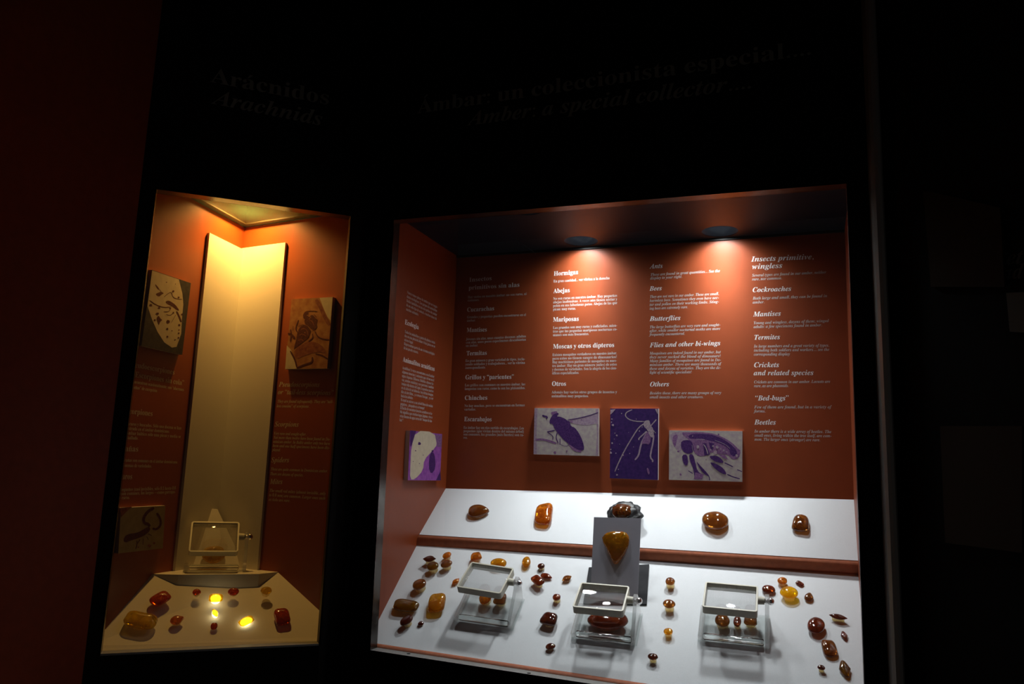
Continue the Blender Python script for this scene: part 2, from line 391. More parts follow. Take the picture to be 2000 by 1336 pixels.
# rust moulding between the shelves (rounded)
R_L, R_R = wallL((814, 1065)), wallR((1676.2, 1122))
vs = []; seg = 8
for A, Bm in ((U_FL, R_L), (U_FR, R_R)):
    for i in range(seg+1):
        t = i/seg; p = A.lerp(Bm, t); bul = math.sin(math.pi*t)*0.006
        vs.append(p+V((0, -1, 0.6)).normalized()*bul+V((0, -0.001, 0)))
fs = [(i, i+1, seg+2+i, seg+1+i) for i in range(seg)]
vs += [U_FL+V((0, .02, -.004)), R_L+V((0, .02, 0)), U_FR+V((0, .02, -.004)), R_R+V((0, .02, 0))]
k = 2*(seg+1); fs += [(k, k+1, k+3, k+2), (0, k, k+2, seg+1), (seg, 2*seg+1, k+3, k+1)]
kid(link('moulding', pydata('moulding', vs, fs, True), TRIM), case)
# lower sloping shelf
TY = V((0, .011, 0)); F_A, F_B = hit((737.5, 1257), TY, YN), hit((1240, 1332), TY, YN); fsl = (F_B.z-F_A.z)/(F_B.x-F_A.x)
P_FL = V((-DL, TY.y, F_A.z+fsl*(-DL-F_A.x))); P_FR = V((WR, TY.y, F_A.z+fsl*(WR-F_A.x)))
T_ = ((R_L+R_R)/2-(P_FL+P_FR)/2); T_.x = 0; T_.normalize(); N_ = XN.cross(T_).normalized()
kid(patch('lower_shelf', P_FL, P_FR, R_R, R_L, -N_*0.006, FABRIC), case).cycles.is_caustics_receiver = True
zb_ = lambda x: I_BL.z+sl*(x-I_BL.x)
vs = []
for A in (P_FL, P_FR):
    E_ = V((A.x, 0.0, zb_(A.x)))
    for i in range(7):
        t = i/6; vs.append(A.lerp(E_, t)+V((0, -.5, .8)).normalized()*math.sin(math.pi*t)*.0025)
    vs.append(V((A.x, .012, zb_(A.x)-.004)))
kid(link('front_trim', pydata('front_trim', vs, [(i, i+1, 9+i, 8+i) for i in range(7)]+[(7, 0, 8, 15)], True), TRIM), case)
# reveal of the frame, with screw holes
def reveal(root, inner, outer, mats, outd):
    for i, nm in enumerate(('reveal', 'reveal', 'reveal', 'reveal')):
        j = (i+1) % 4
        c = (inner[0]+inner[1]+inner[2]+inner[3])/4; mid = (inner[i]+inner[j])/2
        e = (inner[j]-inner[i]).normalized(); n = e.cross(outd).normalized()
        if n.dot(mid-c) < 0: n = -n
        kid(slab(nm, [inner[i], inner[j], outer[j], outer[i]], n*0.004, mats[i]), root)
reveal(case, MI, MF, [METALD, BLACKM, PALEM, METALD], YN)
for px in ((798, 1277), (1033, 1315)):
    c = hit(px, (I_BL+V((0, 0, 0))), V((-sl, 0, 1)).normalized())
    bm = bmesh.new(); bm_cyl(bm, c, c+V((0, 0, .0006)), 0.004, seg=16)
    kid(link('screw', bm_mesh('screw', bm), HOLE), case)
for px in ((1173, 400),):
    c = hit(px, I_TL, V((0, 0, 1))); bm = bmesh.new(); bm_cyl(bm, c-V((0, 0, .0006)), c, 0.004, seg=16)
    kid(link('screw', bm_mesh('screw', bm), HOLE), case)
def light_seal(root, inner, d, mat):  # unseen strips added around the opening to stop light leaking between the cases
    c = sum(inner, V())/4
    for i in range(4):
        a, b_ = inner[i], inner[(i+1) % 4]; e = (b_-a).normalized(); n = e.cross(d).normalized()
        if n.dot((a+b_)/2-c) < 0: n = -n
        kid(slab('light_seal', [a-e*.004+n*.0041, b_+e*.004+n*.0041, b_+e*.06+n*.06, a-e*.06+n*.06], -d*.003, mat), root)
light_seal(case, MI, YN, BLACKM)
kid(slab('glass_pane', [p+V((0, -.004, 0)) for p in MI], (0, 0.003, 0), GLASS), case)
g0, g1 = hit((1003, 463), V((0, -.0042, 0)), YN), hit((1050, 498), V((0, -.0042, 0)), YN)
gs = (g1-g0).cross(YN).normalized()*.0007
kid(slab('scratch', [g0, g0.lerp(g1, .5)+gs, g1, g0.lerp(g1, .5)-gs], (0, -.0001, 0), pmat('scratched_glass', (.35, .37, .40), .5)), case)
# bright metal corner profile standing out from the wall to the right of the opening
bm = bmesh.new(); xs = hit((1714, 800), V((0, -REV, 0)), YN).x
prof = [(0, 0), (.0015, -.014), (.005, -.027), (.010, -.032), (.016, -.034), (.021, -.034), (.0235, -.032), (.024, 0)]
ring = []
for z in (ZF, ZT):
    ring.append([bm.verts.new((xs+a, -REV+b, z)) for a, b in prof])
for i in range(len(prof)):
    j = (i+1) % len(prof); bm.faces.new((ring[0][i], ring[0][j], ring[1][j], ring[1][i]))
bm.faces.new(ring[0]); bm.faces.new(list(reversed(ring[1])))
tag(link('trim_1', bm_mesh('trim_1', bm), pmat('corner_profile_metal', (0.72, 0.70, 0.67), 0.3, metal=0.35)), kind='structure')

# downlights
BEAM = ((1.0, 1.0), (.990, 1.0), (.961, .68), (.883, .29), (.707, .13), (.53, .070), (.342, .030), (.17, .008), (0.0, 0.0))
def beam(l):
    """reflector-lamp profile: strong narrow beam, weak spill (intensity over the cosine of the off-axis angle)"""
    l.use_nodes = True; t = l.node_tree; e = t.nodes['Emission']
    tc = t.nodes.new('ShaderNodeTexCoord'); sp = t.nodes.new('ShaderNodeSeparateXYZ'); ab = t.nodes.new('ShaderNodeMath'); ab.operation = 'ABSOLUTE'
    t.links.new(tc.outputs['Normal'], sp.inputs[0]); t.links.new(sp.outputs['Z'], ab.inputs[0])
    r = t.nodes.new('ShaderNodeValToRGB'); el = r.color_ramp.elements
    pts = sorted(BEAM)
    el[0].position = pts[0][0]; el[0].color = (pts[0][1],)*3+(1,); el[1].position = pts[-1][0]; el[1].color = (1, 1, 1, 1)
    for p_, v_ in pts[1:-1]:
        k = el.new(p_); k.color = (v_, v_, v_, 1)
    t.links.new(ab.outputs[0], r.inputs[0]); t.links.new(r.outputs[0], e.inputs['Strength'])
def downlight(pos, aim, power, color, angle, blend, radius, label, group=None, can=0.045, deep=.030, narrow=True):
    r = tag(empty('downlight', Matrix.Translation(pos)), label, 'lamp', group)
    bm = bmesh.new(); n = 32; rings = []
    for (rr, z) in ((can+.004, .0015), (can, .0015), (can, deep+.012), (.004, deep+.014)):
        rings.append([bm.verts.new((rr*math.cos(2*math.pi*i/n), rr*math.sin(2*math.pi*i/n), z)) for i in range(n)])
    for a, b in zip(rings, rings[1:]):
        for i in range(n): bm.faces.new((a[i], a[(i+1) % n], b[(i+1) % n], b[i]))
    bm.faces.new(rings[-1])
    link('can', bm_mesh('can', bm, True), pmat('lamp_can_black', (.003, .004, .006), .6, spec=.1), r)
    bm = bmesh.new(); bm_cyl(bm, (0, 0, deep+.008), (0, 0, deep+.012), .018, seg=24)
    em = bpy.data.materials.new('bulb_glow'); em.use_nodes = True; b = em.node_tree.nodes['Principled BSDF']
    b.inputs['Emission Color'].default_value = (*color, 1); b.inputs['Emission Strength'].default_value = 90
    link('bulb', bm_mesh('bulb', bm), em, r)
    ldt = bpy.data.lights.new('spot', 'SPOT'); ldt.energy = power; ldt.color = color; ldt.spot_size = angle; ldt.spot_blend = blend
    ldt.shadow_soft_size = radius; ldt.cycles.is_caustics_light = True
    lo = bpy.data.objects.new('spot', ldt); COL.objects.link(lo); lo.parent = r
    if narrow: beam(ldt)
    lo.matrix_local = Matrix.Translation((0, 0, deep)) @ V(aim).to_track_quat('-Z', 'Y').to_matrix().to_4x4()
    return r
for i_, (L_, tx) in enumerate(zip(LAMPS, ('back row, nearer the narrow corner case', 'back row, farther from the corner case', 'front row, nearer the narrow corner case', 'front row, farther from the corner case'))):
    downlight(L_, V((0, 0.05 if i_ < 2 else -0.04, -1)), P_MAIN if i_ < 2 else P_FRONT, C_MAIN, math.radians(170), 0.1, 0.034,
              'recessed spotlight in the wide case ceiling, '+tx, 'spotlights of the wide case')

# printed text of the wide case
HS, BS = 0.0180, 0.0106
def H(s, it, p0, p1, size=HS): heading(back, back_p, s, it, p0, p1, size)
def PA(s, it, p0, p1, pl_=None, size=BS): para(back, back_p, s, it, p0, p1, pl_ or p0, size)
back.matrix_parent_inverse = Matrix.Identity(4); side.matrix_parent_inverse = Matrix.Identity(4)
for o_ in (back, side):          # keep world coordinates simple for the lettering children
    o_.matrix_parent_inverse = case.matrix_world.inverted()
H('Insectos', 0, (916.3, 550.6), (960.7, 547)); H('primitivos sin alas', 0, (915, 566), (1015, 559.8))
PA('Hay varios en nuestro ámbar: no son raros, ni / comunes.', 0, (913.6, 582.7), (1028.7, 576), (913.4, 589))
H('Cucarachas', 0, (912, 609), (965.4, 606))
PA('Grandes y pequeñas pueden encontrarse en el / ámbar.', 0, (912, 621.8), (1027.4, 617), (911.8, 628.5))
H('Mantises', 0, (911.5, 648.7), (951, 647.4))
PA('Jóvenes sin alas, unas cuantas docenas; adultos / con alas, unos pocos especímenes descubiertos / en ámbar.', 0, (910.2, 664.9), (1027.4, 658.8), (909.8, 677.7))
H('Termitas', 0, (911, 694.2), (951, 693))
PA('En gran número y gran variedad de tipos, inclu- / yendo soldados y trabajadores... ver la vitrina / correspondiente.', 0, (909, 707), (1025.5, 703.5), (908.6, 720.8))
H('Grillos y “parientes”', 0, (908.5, 741), (1003.8, 739.8))
PA('Los grillos son comunes en nuestro ámbar, las / langostas son raras, como lo son los phásmidos.', 0, (907.8, 754.7), (1026, 752.6), (907.6, 761.8))
H('Chinches', 0, (907.4, 781.3), (952, 780.7))
PA('No hay muchas, pero se encuentran en formas / variadas.', 0, (907, 795), (1025, 793.6), (906.8, 802))
H('Escarabajos', 0, (906.4, 822.7), (960.4, 823))
PA('En ámbar hay un rico surtido de escarabajos. Los / pequeños (que vivían dentro del mismo árbol) / son comunes, los grandes (más fuertes) son ra- / ros.', 0, (905.2, 837.5), (1023.3, 838.7), (904.8, 857))
H('Hormigas', 0, (1081.5, 538.6), (1129.4, 535.3))
PA('En gran cantidad... ver vitrina a la derecha', 0, (1081, 551.8), (1190.7, 545.3))
H('Abejas', 0, (1081, 572.6), (1113, 570.6))
PA('No son raras en nuestro ámbar. Hay pequeñas / abejas inofensivas. A veces aún tienen néctar y / polen en sus laboriosas patas. Abejas de las que / pican: muy raras.', 0, (1080.2, 585.7), (1205.5, 579.4), (1080, 606.6))
H('Mariposas', 0, (1080, 628.5), (1130.7, 626.5))
PA('Las grandes son muy raras y codiciadas, mien- / tras que las pequeñas mariposas nocturnas co- / munes son más frecuentes.', 0, (1080, 642.7), (1205.5, 638), (1079.8, 656.8))
H('Moscas y otros dípteros', 0, (1080, 681), (1200, 677.7))
PA('Existen mosquitos verdaderos en nuestro ámbar, / pero estos no tienen sangre de dinosaurios! / Hay muchísimos parientes de mosquitos en nues- / tro ámbar. Hay un gran número (miles) de estos / y docenas de variedades. Son la alegría de los cien- / tíficos especializados.', 0, (1078.9, 695.6), (1205, 692), (1078.3, 731.3))
H('Otros', 0, (1077.6, 753.8), (1105.8, 753.6))
PA('Además hay varios otros grupos de insectos y / animalitos muy pequeños.', 0, (1077.3, 768.5), (1205, 768), (1077.2, 776))
H('Ants', 1, (1270, 524.5), (1294.8, 523.2))
PA('These are found in great quantities... See the / display to your right.', 1, (1270.4, 539), (1406.4, 531.3), (1270, 546))
H('Bees', 1, (1269, 568), (1293, 566.8))
PA('They are not rare in our amber. These are small, / harmless bees. Sometimes they even have nec- / tar and pollen on their working limbs. Sting- / ing bees are extremely rare.', 1, (1269.2, 582.2), (1404.3, 576), (1268.8, 605))
H('Butterflies', 1, (1269.3, 627), (1329.6, 625))
PA('The large butterflies are very rare and sought- / after, while smaller nocturnal moths are more / frequently encountered.', 1, (1269, 641.5), (1407, 636.8), (1268.9, 656))
H('Flies and other bi-wings', 1, (1269.5, 678.5), (1407.5, 674.2))
PA('Mosquitoes are indeed found in our amber, but / they never sucked the blood of dinosaurs! / Many families of mosquitoes are found in Do- / minican amber. There are many thousands of / these and dozens of varieties. They are the de- / light of scientific specialists!', 1, (1269, 692.7), (1408, 690), (1269, 730))
H('Others', 1, (1269.3, 755), (1307.3, 754.4))
PA('Besides these, there are many groups of very / small insects and other creatures.', 1, (1269, 770.4), (1409, 769.6), (1269, 778.2))
H('Insects primitive,', 1, (1467.6, 511), (1590, 506), .0195); H('wingless', 1, (1469, 525.6), (1528.6, 523), .0195)
PA('Several types are found in our amber, neither / rare, nor common.', 1, (1469, 540.5), (1614, 534), (1469, 548))
H('Cockroaches', 1, (1469.7, 570.7), (1546, 568))
PA('Both large and small, they can be found in / amber.', 1, (1470.4, 585.3), (1616, 580.3), (1470.2, 593))
H('Mantises', 1, (1471.7, 618.3), (1525.5, 616.5))
PA('Young and wingless, dozens of them; winged / adults: a few specimens found in amber.', 1, (1472, 633.3), (1619, 629), (1472, 640.9))
H('Termites', 1, (1472.5, 663.6), (1524, 662.4))
PA('In large numbers and a great variety of types, / including both soldiers and workers.... see the / corresponding display', 1, (1472.5, 678.9), (1619.8, 677), (1472.5, 694.7))
H('Crickets', 1, (1472.5, 717.4), (1522, 717)); H('and related species', 1, (1472.5, 733), (1589.5, 732.4))
PA('Crickets are common in our amber. Locusts are / rare, as are phasmids.', 1, (1472.8, 748.9), (1621.7, 747.7), (1472.8, 756.4))
H('“Bed-bugs”', 1, (1474.7, 782.2), (1541, 782))
PA('Few of them are found, but in a variety of / forms.', 1, (1473.4, 797.8), (1623.7, 797.5), (1473.4, 805.7))
H('Beetles', 1, (1473.7, 829.3), (1516, 829.3))
PA('In amber there is a wide array of beetles. The / small ones, living within the tree itself, are com- / mon. The larger ones (stronger) are rare.', 1, (1473.7, 845), (1624, 846), (1473.8, 860.7))
def HSd(s, p0, p1): heading(side, side_p, s, False, p0, p1, HS)
def PSd(s, p0, p1, p2): para(side, side_p, s, False, p0, p1, p2, BS)
PSd('Nunca vemos piezas de ámbar que no tengan / datos ecológicos. Los grupos de animalitos / fósiles incluidos en un solo pedazo de ámbar / de un solo tipo de animal, o muchas clases de / muchos animales.', (795, 573), (854, 602), (793, 606))
HSd('Ecología', (790.5, 633), (817.5, 643.5))
PSd('Todos los animalitos y partes de plantas inclui- / dos en una pieza de ámbar vivían juntos en un / mismo lugar. / Representan parte de un sistema ecológico / de un pasado remoto.', (790.5, 650), (850, 672), (788.4, 681.5))
HSd('Animalitos acuáticos', (786.7, 706), (848.6, 725))
PSd('Acuáticos! A veces encontramos en el ámbar / algunos insectos y animales que vivían en el / agua o lagunas. Efímeras, libélulas, algunas lar- / vas, arañas acuáticas y sus parientes, también / tenían vida dentro del agua, la pasaban muchos / en el ciclo de su infancia. Sus dichas imagos, / dice al aire libre... y a ver en el bosque... y a ver / hacia los árboles. / Si cual se atreve a un árbol lleno de resina / pegajosa... ¡atrapado en su trampa! / El hecho de encontrar insectos acuáticos no ha- / bla significa que existían lagos, lagunas, ríos u / otras fuentes de agua cerca del “bosque de ám- / bar”!',
    (785.8, 720.5), (848, 738), (780.2, 822.5))

# ------------------------------------------------------------------ the narrow corner case
ZC = 1.02
C_ = hit((478, 445), V((0, 0, ZC)), V((0, 0, 1))); A_ = hit((373.5, 388), V((0, 0, ZC)), V((0, 0, 1))); B_ = hit((614, 425), V((0, 0, ZC)), V((0, 0, 1)))
C0 = V((C_.x, C_.y, 0)); dA = (A_-C_).normalized(); dB = (B_-C_).normalized(); ZU = V((0, 0, 1))
nA = dA.cross(ZU).normalized(); nB = dB.cross(ZU).normalized()
ctr = LP(-.3, .1, 0)
if nA.dot(ctr-C0) > 0: nA = -nA       # wall normals point outwards (away from the room)
if nB.dot(ctr-C0) > 0: nB = -nB
def to_front(P, d):                    # run along a side wall until the glass plane
    return P + d*((l0-P).dot(ln)/d.dot(ln))
A0, B0 = to_front(C0, dA), to_front(C0, dB)
def onA(px): return hit(px, C0, nA)
def onB(px): return hit(px, C0, nB)
ccase = tag(empty('corner_display_case', Matrix.Translation(LP(-.3, 0, 0))),
            'narrow triangular display case lit by warm yellow light', 'display case')
bpy.context.view_layer.update()
def Zs(P, z): return V((P.x, P.y, z))
wa = kid(slab('side_panel', [Zs(A0, ZC), Zs(C0, ZC), Zs(C0, -.02), Zs(A0, -.02)], nA*0.012, RUSTC), ccase)
wb = kid(slab('side_panel', [Zs(C0, ZC), Zs(B0, ZC), Zs(B0, -.02), Zs(C0, -.02)], nB*0.012, RUSTC), ccase)
kid(slab('ceiling_glass', [Zs(A0, ZC), Zs(B0, ZC), Zs(C0, ZC)], (0, 0, .003), clear_mat('ceiling_glass', tint=(.9, .9, .9), f0=.07, rough=.5, gain=.55, gcol=(.62, .85, .7))), ccase)
ATT = .16
for a_, b_, n_ in ((A0, C0, nA), (B0, C0, nB), (A0, B0, -ln)):
    kid(slab('light_attic_wall', [Zs(a_, ZC+.004), Zs(b_, ZC+.004), Zs(b_, ZC+ATT), Zs(a_, ZC+ATT)], n_*.006, BLACKM), ccase)
kid(slab('light_attic_top', [Zs(A0, ZC+ATT), Zs(B0, ZC+ATT), Zs(C0, ZC+ATT)], (0, 0, .006), BLACKM), ccase)
for (P, n_) in ((A0, nA), (B0, nB)):  # strips added above the glass to shadow the top of the side walls
    a = Zs(P, ZC+.0035); c = Zs(C0, ZC+.0035)
    kid(slab('wall_shade_strip', [a, c, c-n_*.014, a-n_*.014], V((0, 0, .003)), pmat('olive_shade_strip', (0.045, 0.035, 0.018), .6)), ccase)
# sloping plinth
S_A, S_B = onA((297, 1120)), onB((543, 1120))
zt = (S_A.z+S_B.z)/2
lipA, lipB = hit((201.5, 1261), l0+ln*.010, ln), hit((620, 1245), l0+ln*.010, ln)
dl = (lipB-lipA).normalized()
def along(P0, d, a0): return P0+d*((a0-(P0-l0).dot(ld))/d.dot(ld))
LA = along(lipA, dl, (A0-l0).dot(ld)); LB = along(lipA, dl, (B0-l0).dot(ld))
S_A = Zs(S_A, zt); S_B = Zs(S_B, zt)
sN = (LB-LA).cross(S_A-LA).normalized()
if sN.z < 0: sN = -sN
kid(slab('sloping_plinth', [LA, LB, S_B, S_A], -sN*0.012, CREAM), ccase)
lA2, lB2 = lfront((200, 1271)), lfront((619, 1252))
dl2 = (lB2-lA2).normalized(); LA2 = along(lA2, dl2, (A0-l0).dot(ld)); LB2 = along(lA2, dl2, (B0-l0).dot(ld))
kid(slab('front_lip', [LA+V((0, 0, .0012)), LB+V((0, 0, .0012)), LB2, LA2], V((0, 0, -.004)), CREAM), ccase)
# pedestal with chamfered corners at the back
zp = zt+.001
p1, p2 = hit((348, 1122.5), V((0, 0, zp)), ZU), hit((506, 1121), V((0, 0, zp)), ZU)
kid(slab('pedestal', [Zs(S_A, zp), p1, p2, Zs(S_B, zp), Zs(C0, zp)], (0, 0, -0.10), CREAM), ccase)
# two tall cream boards in the corner
def board(dv, nv, px_top, px_bot, on):
    top = on(px_top); bot = on(px_bot); w_ = ((top-C0).dot(dv)+(bot-C0).dot(dv))/2
    e = C0+dv*w_
    return kid(slab('backboard', [Zs(C0, top.z), Zs(e, top.z), Zs(e, zp), Zs(C0, zp)], -nv*0.007, CREAM), ccase)
board(dA, nA, (405, 455), (338, 1103), onA); board(dB, nB, (561, 475), (507, 1108), onB)
reveal(ccase, LI, LF, [METALD, BLACKM, PALEM, METALD], ln)
light_seal(ccase, LI, ln, BLACKM)
kid(slab('glass_pane', [p-ln*.004 for p in LI], ln*0.003, GLASS), ccase)
downlight(LP(-.30, .215, ZC+.045), (ln*0.10+V((0, 0, -1))), P_CORNER, C_CORNER, math.radians(145), 0.9, 0.010,
          'small warm spotlight above the glass ceiling of the narrow corner case', None, can=0.03, deep=.012, narrow=False)
plA, plB = (C0, nA), (C0, nB)
def HA(s, p0, p1): heading(wa, plA, s, False, p0, p1, HS, LETTERD)
def PAa(s, p0, p1, p2): para(wa, plA, s, False, p0, p1, p2, BS, LETTERD)
def HB(s, p0, p1): heading(wb, plB, s, True, p0, p1, HS, LETTERD)
def PB(s, p0, p1, p2): para(wb, plB, s, True, p0, p1, p2, BS, LETTERD)
HA('Pseudoescorpiones', (251, 715), (340.7, 732)); HA('o “Escorpiones sin cola”', (250, 734), (359, 753))
PAa('Se encuentran ocasionalmente; son “alacranes / pequeños” de excepción.', (252, 747), (359, 764), (249, 757.5))
HA('Escorpiones', (239, 806.5), (298, 812.8))
PAa('Muy raros y buscados. Sólo una docena se han / encontrado en el ámbar dominicano. / En ámbar báltico sólo una pieza y media se / han hallado.', (238, 829.5), (354, 839), (236, 857))
HA('Arañas', (229, 881), (270, 882)); PAa('Las arañas son comunes en el ámbar dominicano. / Hay docenas de variedades.', (229, 901), (347, 905.5), (228, 911.5))
HA('Ácaros', (226, 935.6), (258, 936)); PAa('Los pequeños (casi invisibles, sólo 0.1 hasta 0.8 / mm) son comunes, los largos —como garrapa- / tas— raros.', (222, 959.8), (343, 956), (221, 976))
HB('Pseudoscorpions', (544.7, 755.3), (624.5, 755.7)); HB('or “tail-less scorpions”', (542.8, 770), (651.7, 771.8))
PB('They are found infrequently. They are “tail- / less cousins” of scorpions.', (541.8, 786.4), (650.7, 787.4), (540.5, 795.5))
HB('Scorpions', (536.4, 833), (583.6, 833.5))
PB('Very rare and sought-after. / Not more than twelve have been found in Do- / minican amber. In Baltic amber only two have / been and one half specimens have been dis- / played.', (535, 849), (646, 852.5), (532, 881))
HB('Spiders', (529.6, 903), (565, 903)); PB('These are quite common in Dominican amber. / There are dozens of species.', (528.6, 918.7), (640.4, 923), (527.5, 928))
HB('Mites', (527.6, 945.3), (552, 945.3)); PB('The small red mites (almost invisible, only / to 0.8 mm) are common. Larger ones such / as ticks are rare.', (526.3, 960.5), (636, 967), (525, 978))

# ------------------------------------------------------------------ photographs
def prt(name, c, c2=None, scale=260): return pmat('print_'+name, c, 0.55, spec=0.2, noise_amt=0.3, scale=scale, col2=c2)
PUR = prt('dark_purple', (0.030, 0.007, 0.085), (0.085, 0.030, 0.150), 330); PURM = prt('mid_purple', (0.14, 0.05, 0.18), (0.26, 0.14, 0.27), 300); PURL = prt('pale_purple', (0.27, 0.18, 0.28), (0.38, 0.29, 0.35), 200)
GREYP = prt('warm_grey', (0.46, 0.42, 0.37), (0.36, 0.29, 0.33), 110)
VIOLET = prt('night_violet', (0.026, 0.009, 0.085), (0.050, 0.016, 0.115), 140)
PALE = prt('pale_pink_grey', (0.44, 0.36, 0.36), (0.24, 0.16, 0.26), 400); CREAMP = prt('cream', (0.60, 0.53, 0.39), (0.52, 0.45, 0.34), 80); MAROON = prt('maroon', (0.055, 0.010, 0.012), (0.13, 0.035, 0.022), 300)
SLATE = prt('slate', (0.030, 0.028, 0.034), (0.055, 0.05, 0.052), 90); ORANGEP = prt('orange_brown', (0.42, 0.21, 0.08), (0.27, 0.10, 0.035), 60)
DUSK = prt('shaded_cream', (0.34, 0.25, 0.11), (0.27, 0.19, 0.08), 60)  # cream ground with the dim light of its place put into the colour
RUSTP = prt('rust_red', (0.17, 0.04, 0.025), (0.28, 0.10, 0.05), 120); MAG = prt('magenta_purple', (0.34, 0.10, 0.40), (0.20, 0.05, 0.30), 90); EDGE = pmat('photo_board_edge', (0.75, 0.70, 0.66), .6)
def photo(plane, corners, thick, base, shapes, crop, label):
    P, n = plane; n = V(n)
    F = P-n*thick
    c = [hit(q, F, n) for q in corners]
    root = tag(empty('specimen_photograph', Matrix.Translation(sum(c, V())/4)), label, 'photograph', 'mounted specimen photographs')
    bpy.context.view_layer.update()
    kid(slab('board', [p+n*0.0006 for p in c], n*(thick-.0008), EDGE), root)
    kid(slab('print', c, n*0.0006, base), root)
    ox, oy, s = crop
    def g(x, y, lift): return hit((ox+x*s, oy+y*s), F-n*lift, n)
    def soft(pts, closed):
        for _ in range(1):
            q = []; n_ = len(pts)
            for j in range(n_ if closed else n_-1):
                a, b = pts[j], pts[(j+1) % n_]
                q += [(a[0]*.75+b[0]*.25, a[1]*.75+b[1]*.25), (a[0]*.25+b[0]*.75, a[1]*.25+b[1]*.75)]
            pts = q if closed else [pts[0]]+q+[pts[-1]]
        return pts
    def piece(vs, fs, mt, stuff=False):
        me = pydata('printed_shape', vs, fs)
        bm = bmesh.new(); bm.from_mesh(me); bmesh.ops.triangulate(bm, faces=[f for f in bm.faces if len(f.verts) > 4]); bm.to_mesh(me); bm.free()
        o = kid(link('printed_speck' if stuff else 'printed_shape', me, mt), root)
        if stuff: o['kind'] = 'stuff'
    for i, sh in enumerate(shapes):
        mt = sh[0]; lift = 0.00008+0.00004*i
        if sh[1] in 'pq':
            pts = soft(sh[2], True) if len(sh[2]) > 4 and sh[1] == 'p' else sh[2]; piece([g(x, y, lift) for x, y in pts], [tuple(range(len(pts)))], mt)
        elif sh[1] == 'd':
            vs, fs = [], []
            for (x, y, r) in sh[2]:
                k = len(vs); q = random.Random(int(x*7+y)); m = 9
                vs += [g(x+r*q.uniform(.6, 1.2)*math.cos(2*math.pi*j/m), y+r*q.uniform(.6, 1.2)*math.sin(2*math.pi*j/m), lift) for j in range(m)]
                fs.append(tuple(range(k, k+m)))
            piece(vs, fs, mt, True)
        else:
            for pts, w0 in sh[2]:
                vs = []; pts = soft(pts, False) if len(pts) > 2 else pts; m = len(pts)
                for j in range(m):
                    a = pts[max(0, j-1)]; b = pts[min(m-1, j+1)]; dx, dy = b[0]-a[0], b[1]-a[1]; L = math.hypot(dx, dy) or 1
                    ww = w0*(0.6 if j in (0, m-1) else 1)/2; nx, ny = -dy/L*ww, dx/L*ww
                    vs += [g(pts[j][0]+nx, pts[j][1]+ny, lift), g(pts[j][0]-nx, pts[j][1]-ny, lift)]
                piece(vs, [(2*j, 2*j+1, 2*j+3, 2*j+2) for j in range(m-1)], mt)
    return root
photo(back_p, [(1044, 797), (1169, 797.5), (1169, 890.5), (1042, 887)], .010, GREYP, [
    (PURL, 'q', [(145, 180), (205, 180), (185, 640), (190, 1100), (122, 1098), (135, 640)]),
    (PURL, 'q', [(815, 425), (1000, 380), (1300, 310), (1420, 265), (1420, 480), (1200, 525), (960, 500), (880, 470)]),
    (PURL, 'q', [(1370, 190), (1425, 190), (1420, 1120), (1370, 1120), (1400, 700)]),
    (PURM, 's', [([(160, 812), (280, 800), (420, 828), (580, 885)], 40), ([(480, 295), (520, 275), (600, 262)], 60)]),
    (PURM, 'p', [(790, 840), (880, 930), (1010, 1010), (1100, 1035), (1060, 1070), (940, 1040), (860, 960)]),
    (PUR, 'p', [(440, 440), (480, 345), (540, 290), (620, 265), (632, 300), (585, 345), (660, 345), (770, 395), (805, 430), (855, 440), (872, 540), (950, 562), (1040, 680), (1110, 830), (1150, 1000), (1095, 1030), (1005, 1008), (880, 930), (770, 850), (680, 760), (590, 650), (540, 580), (510, 492), (455, 490)]),
    (PUR, 's', [([(300, 320), (350, 343), (400, 350), (385, 392)], 34), ([(550, 625), (470, 640), (395, 655)], 24), ([(410, 665), (520, 740), (512, 812)], 16), ([(600, 670), (572, 770), (620, 880)], 18), ([(655, 790), (655, 905)], 26), ([(660, 905), (770, 950), (835, 915)], 10), ([(805, 412), (1000, 385), (1260, 322), (1420, 262)], 16)]),
    (PURM, 'd', [(552, 1068, 30), (885, 450, 30), (1090, 408, 12), (790, 1040, 18)])], (1030, 780, 150/1542),
    'landscape photograph of a dark fly with folded wing on pale grey ground')
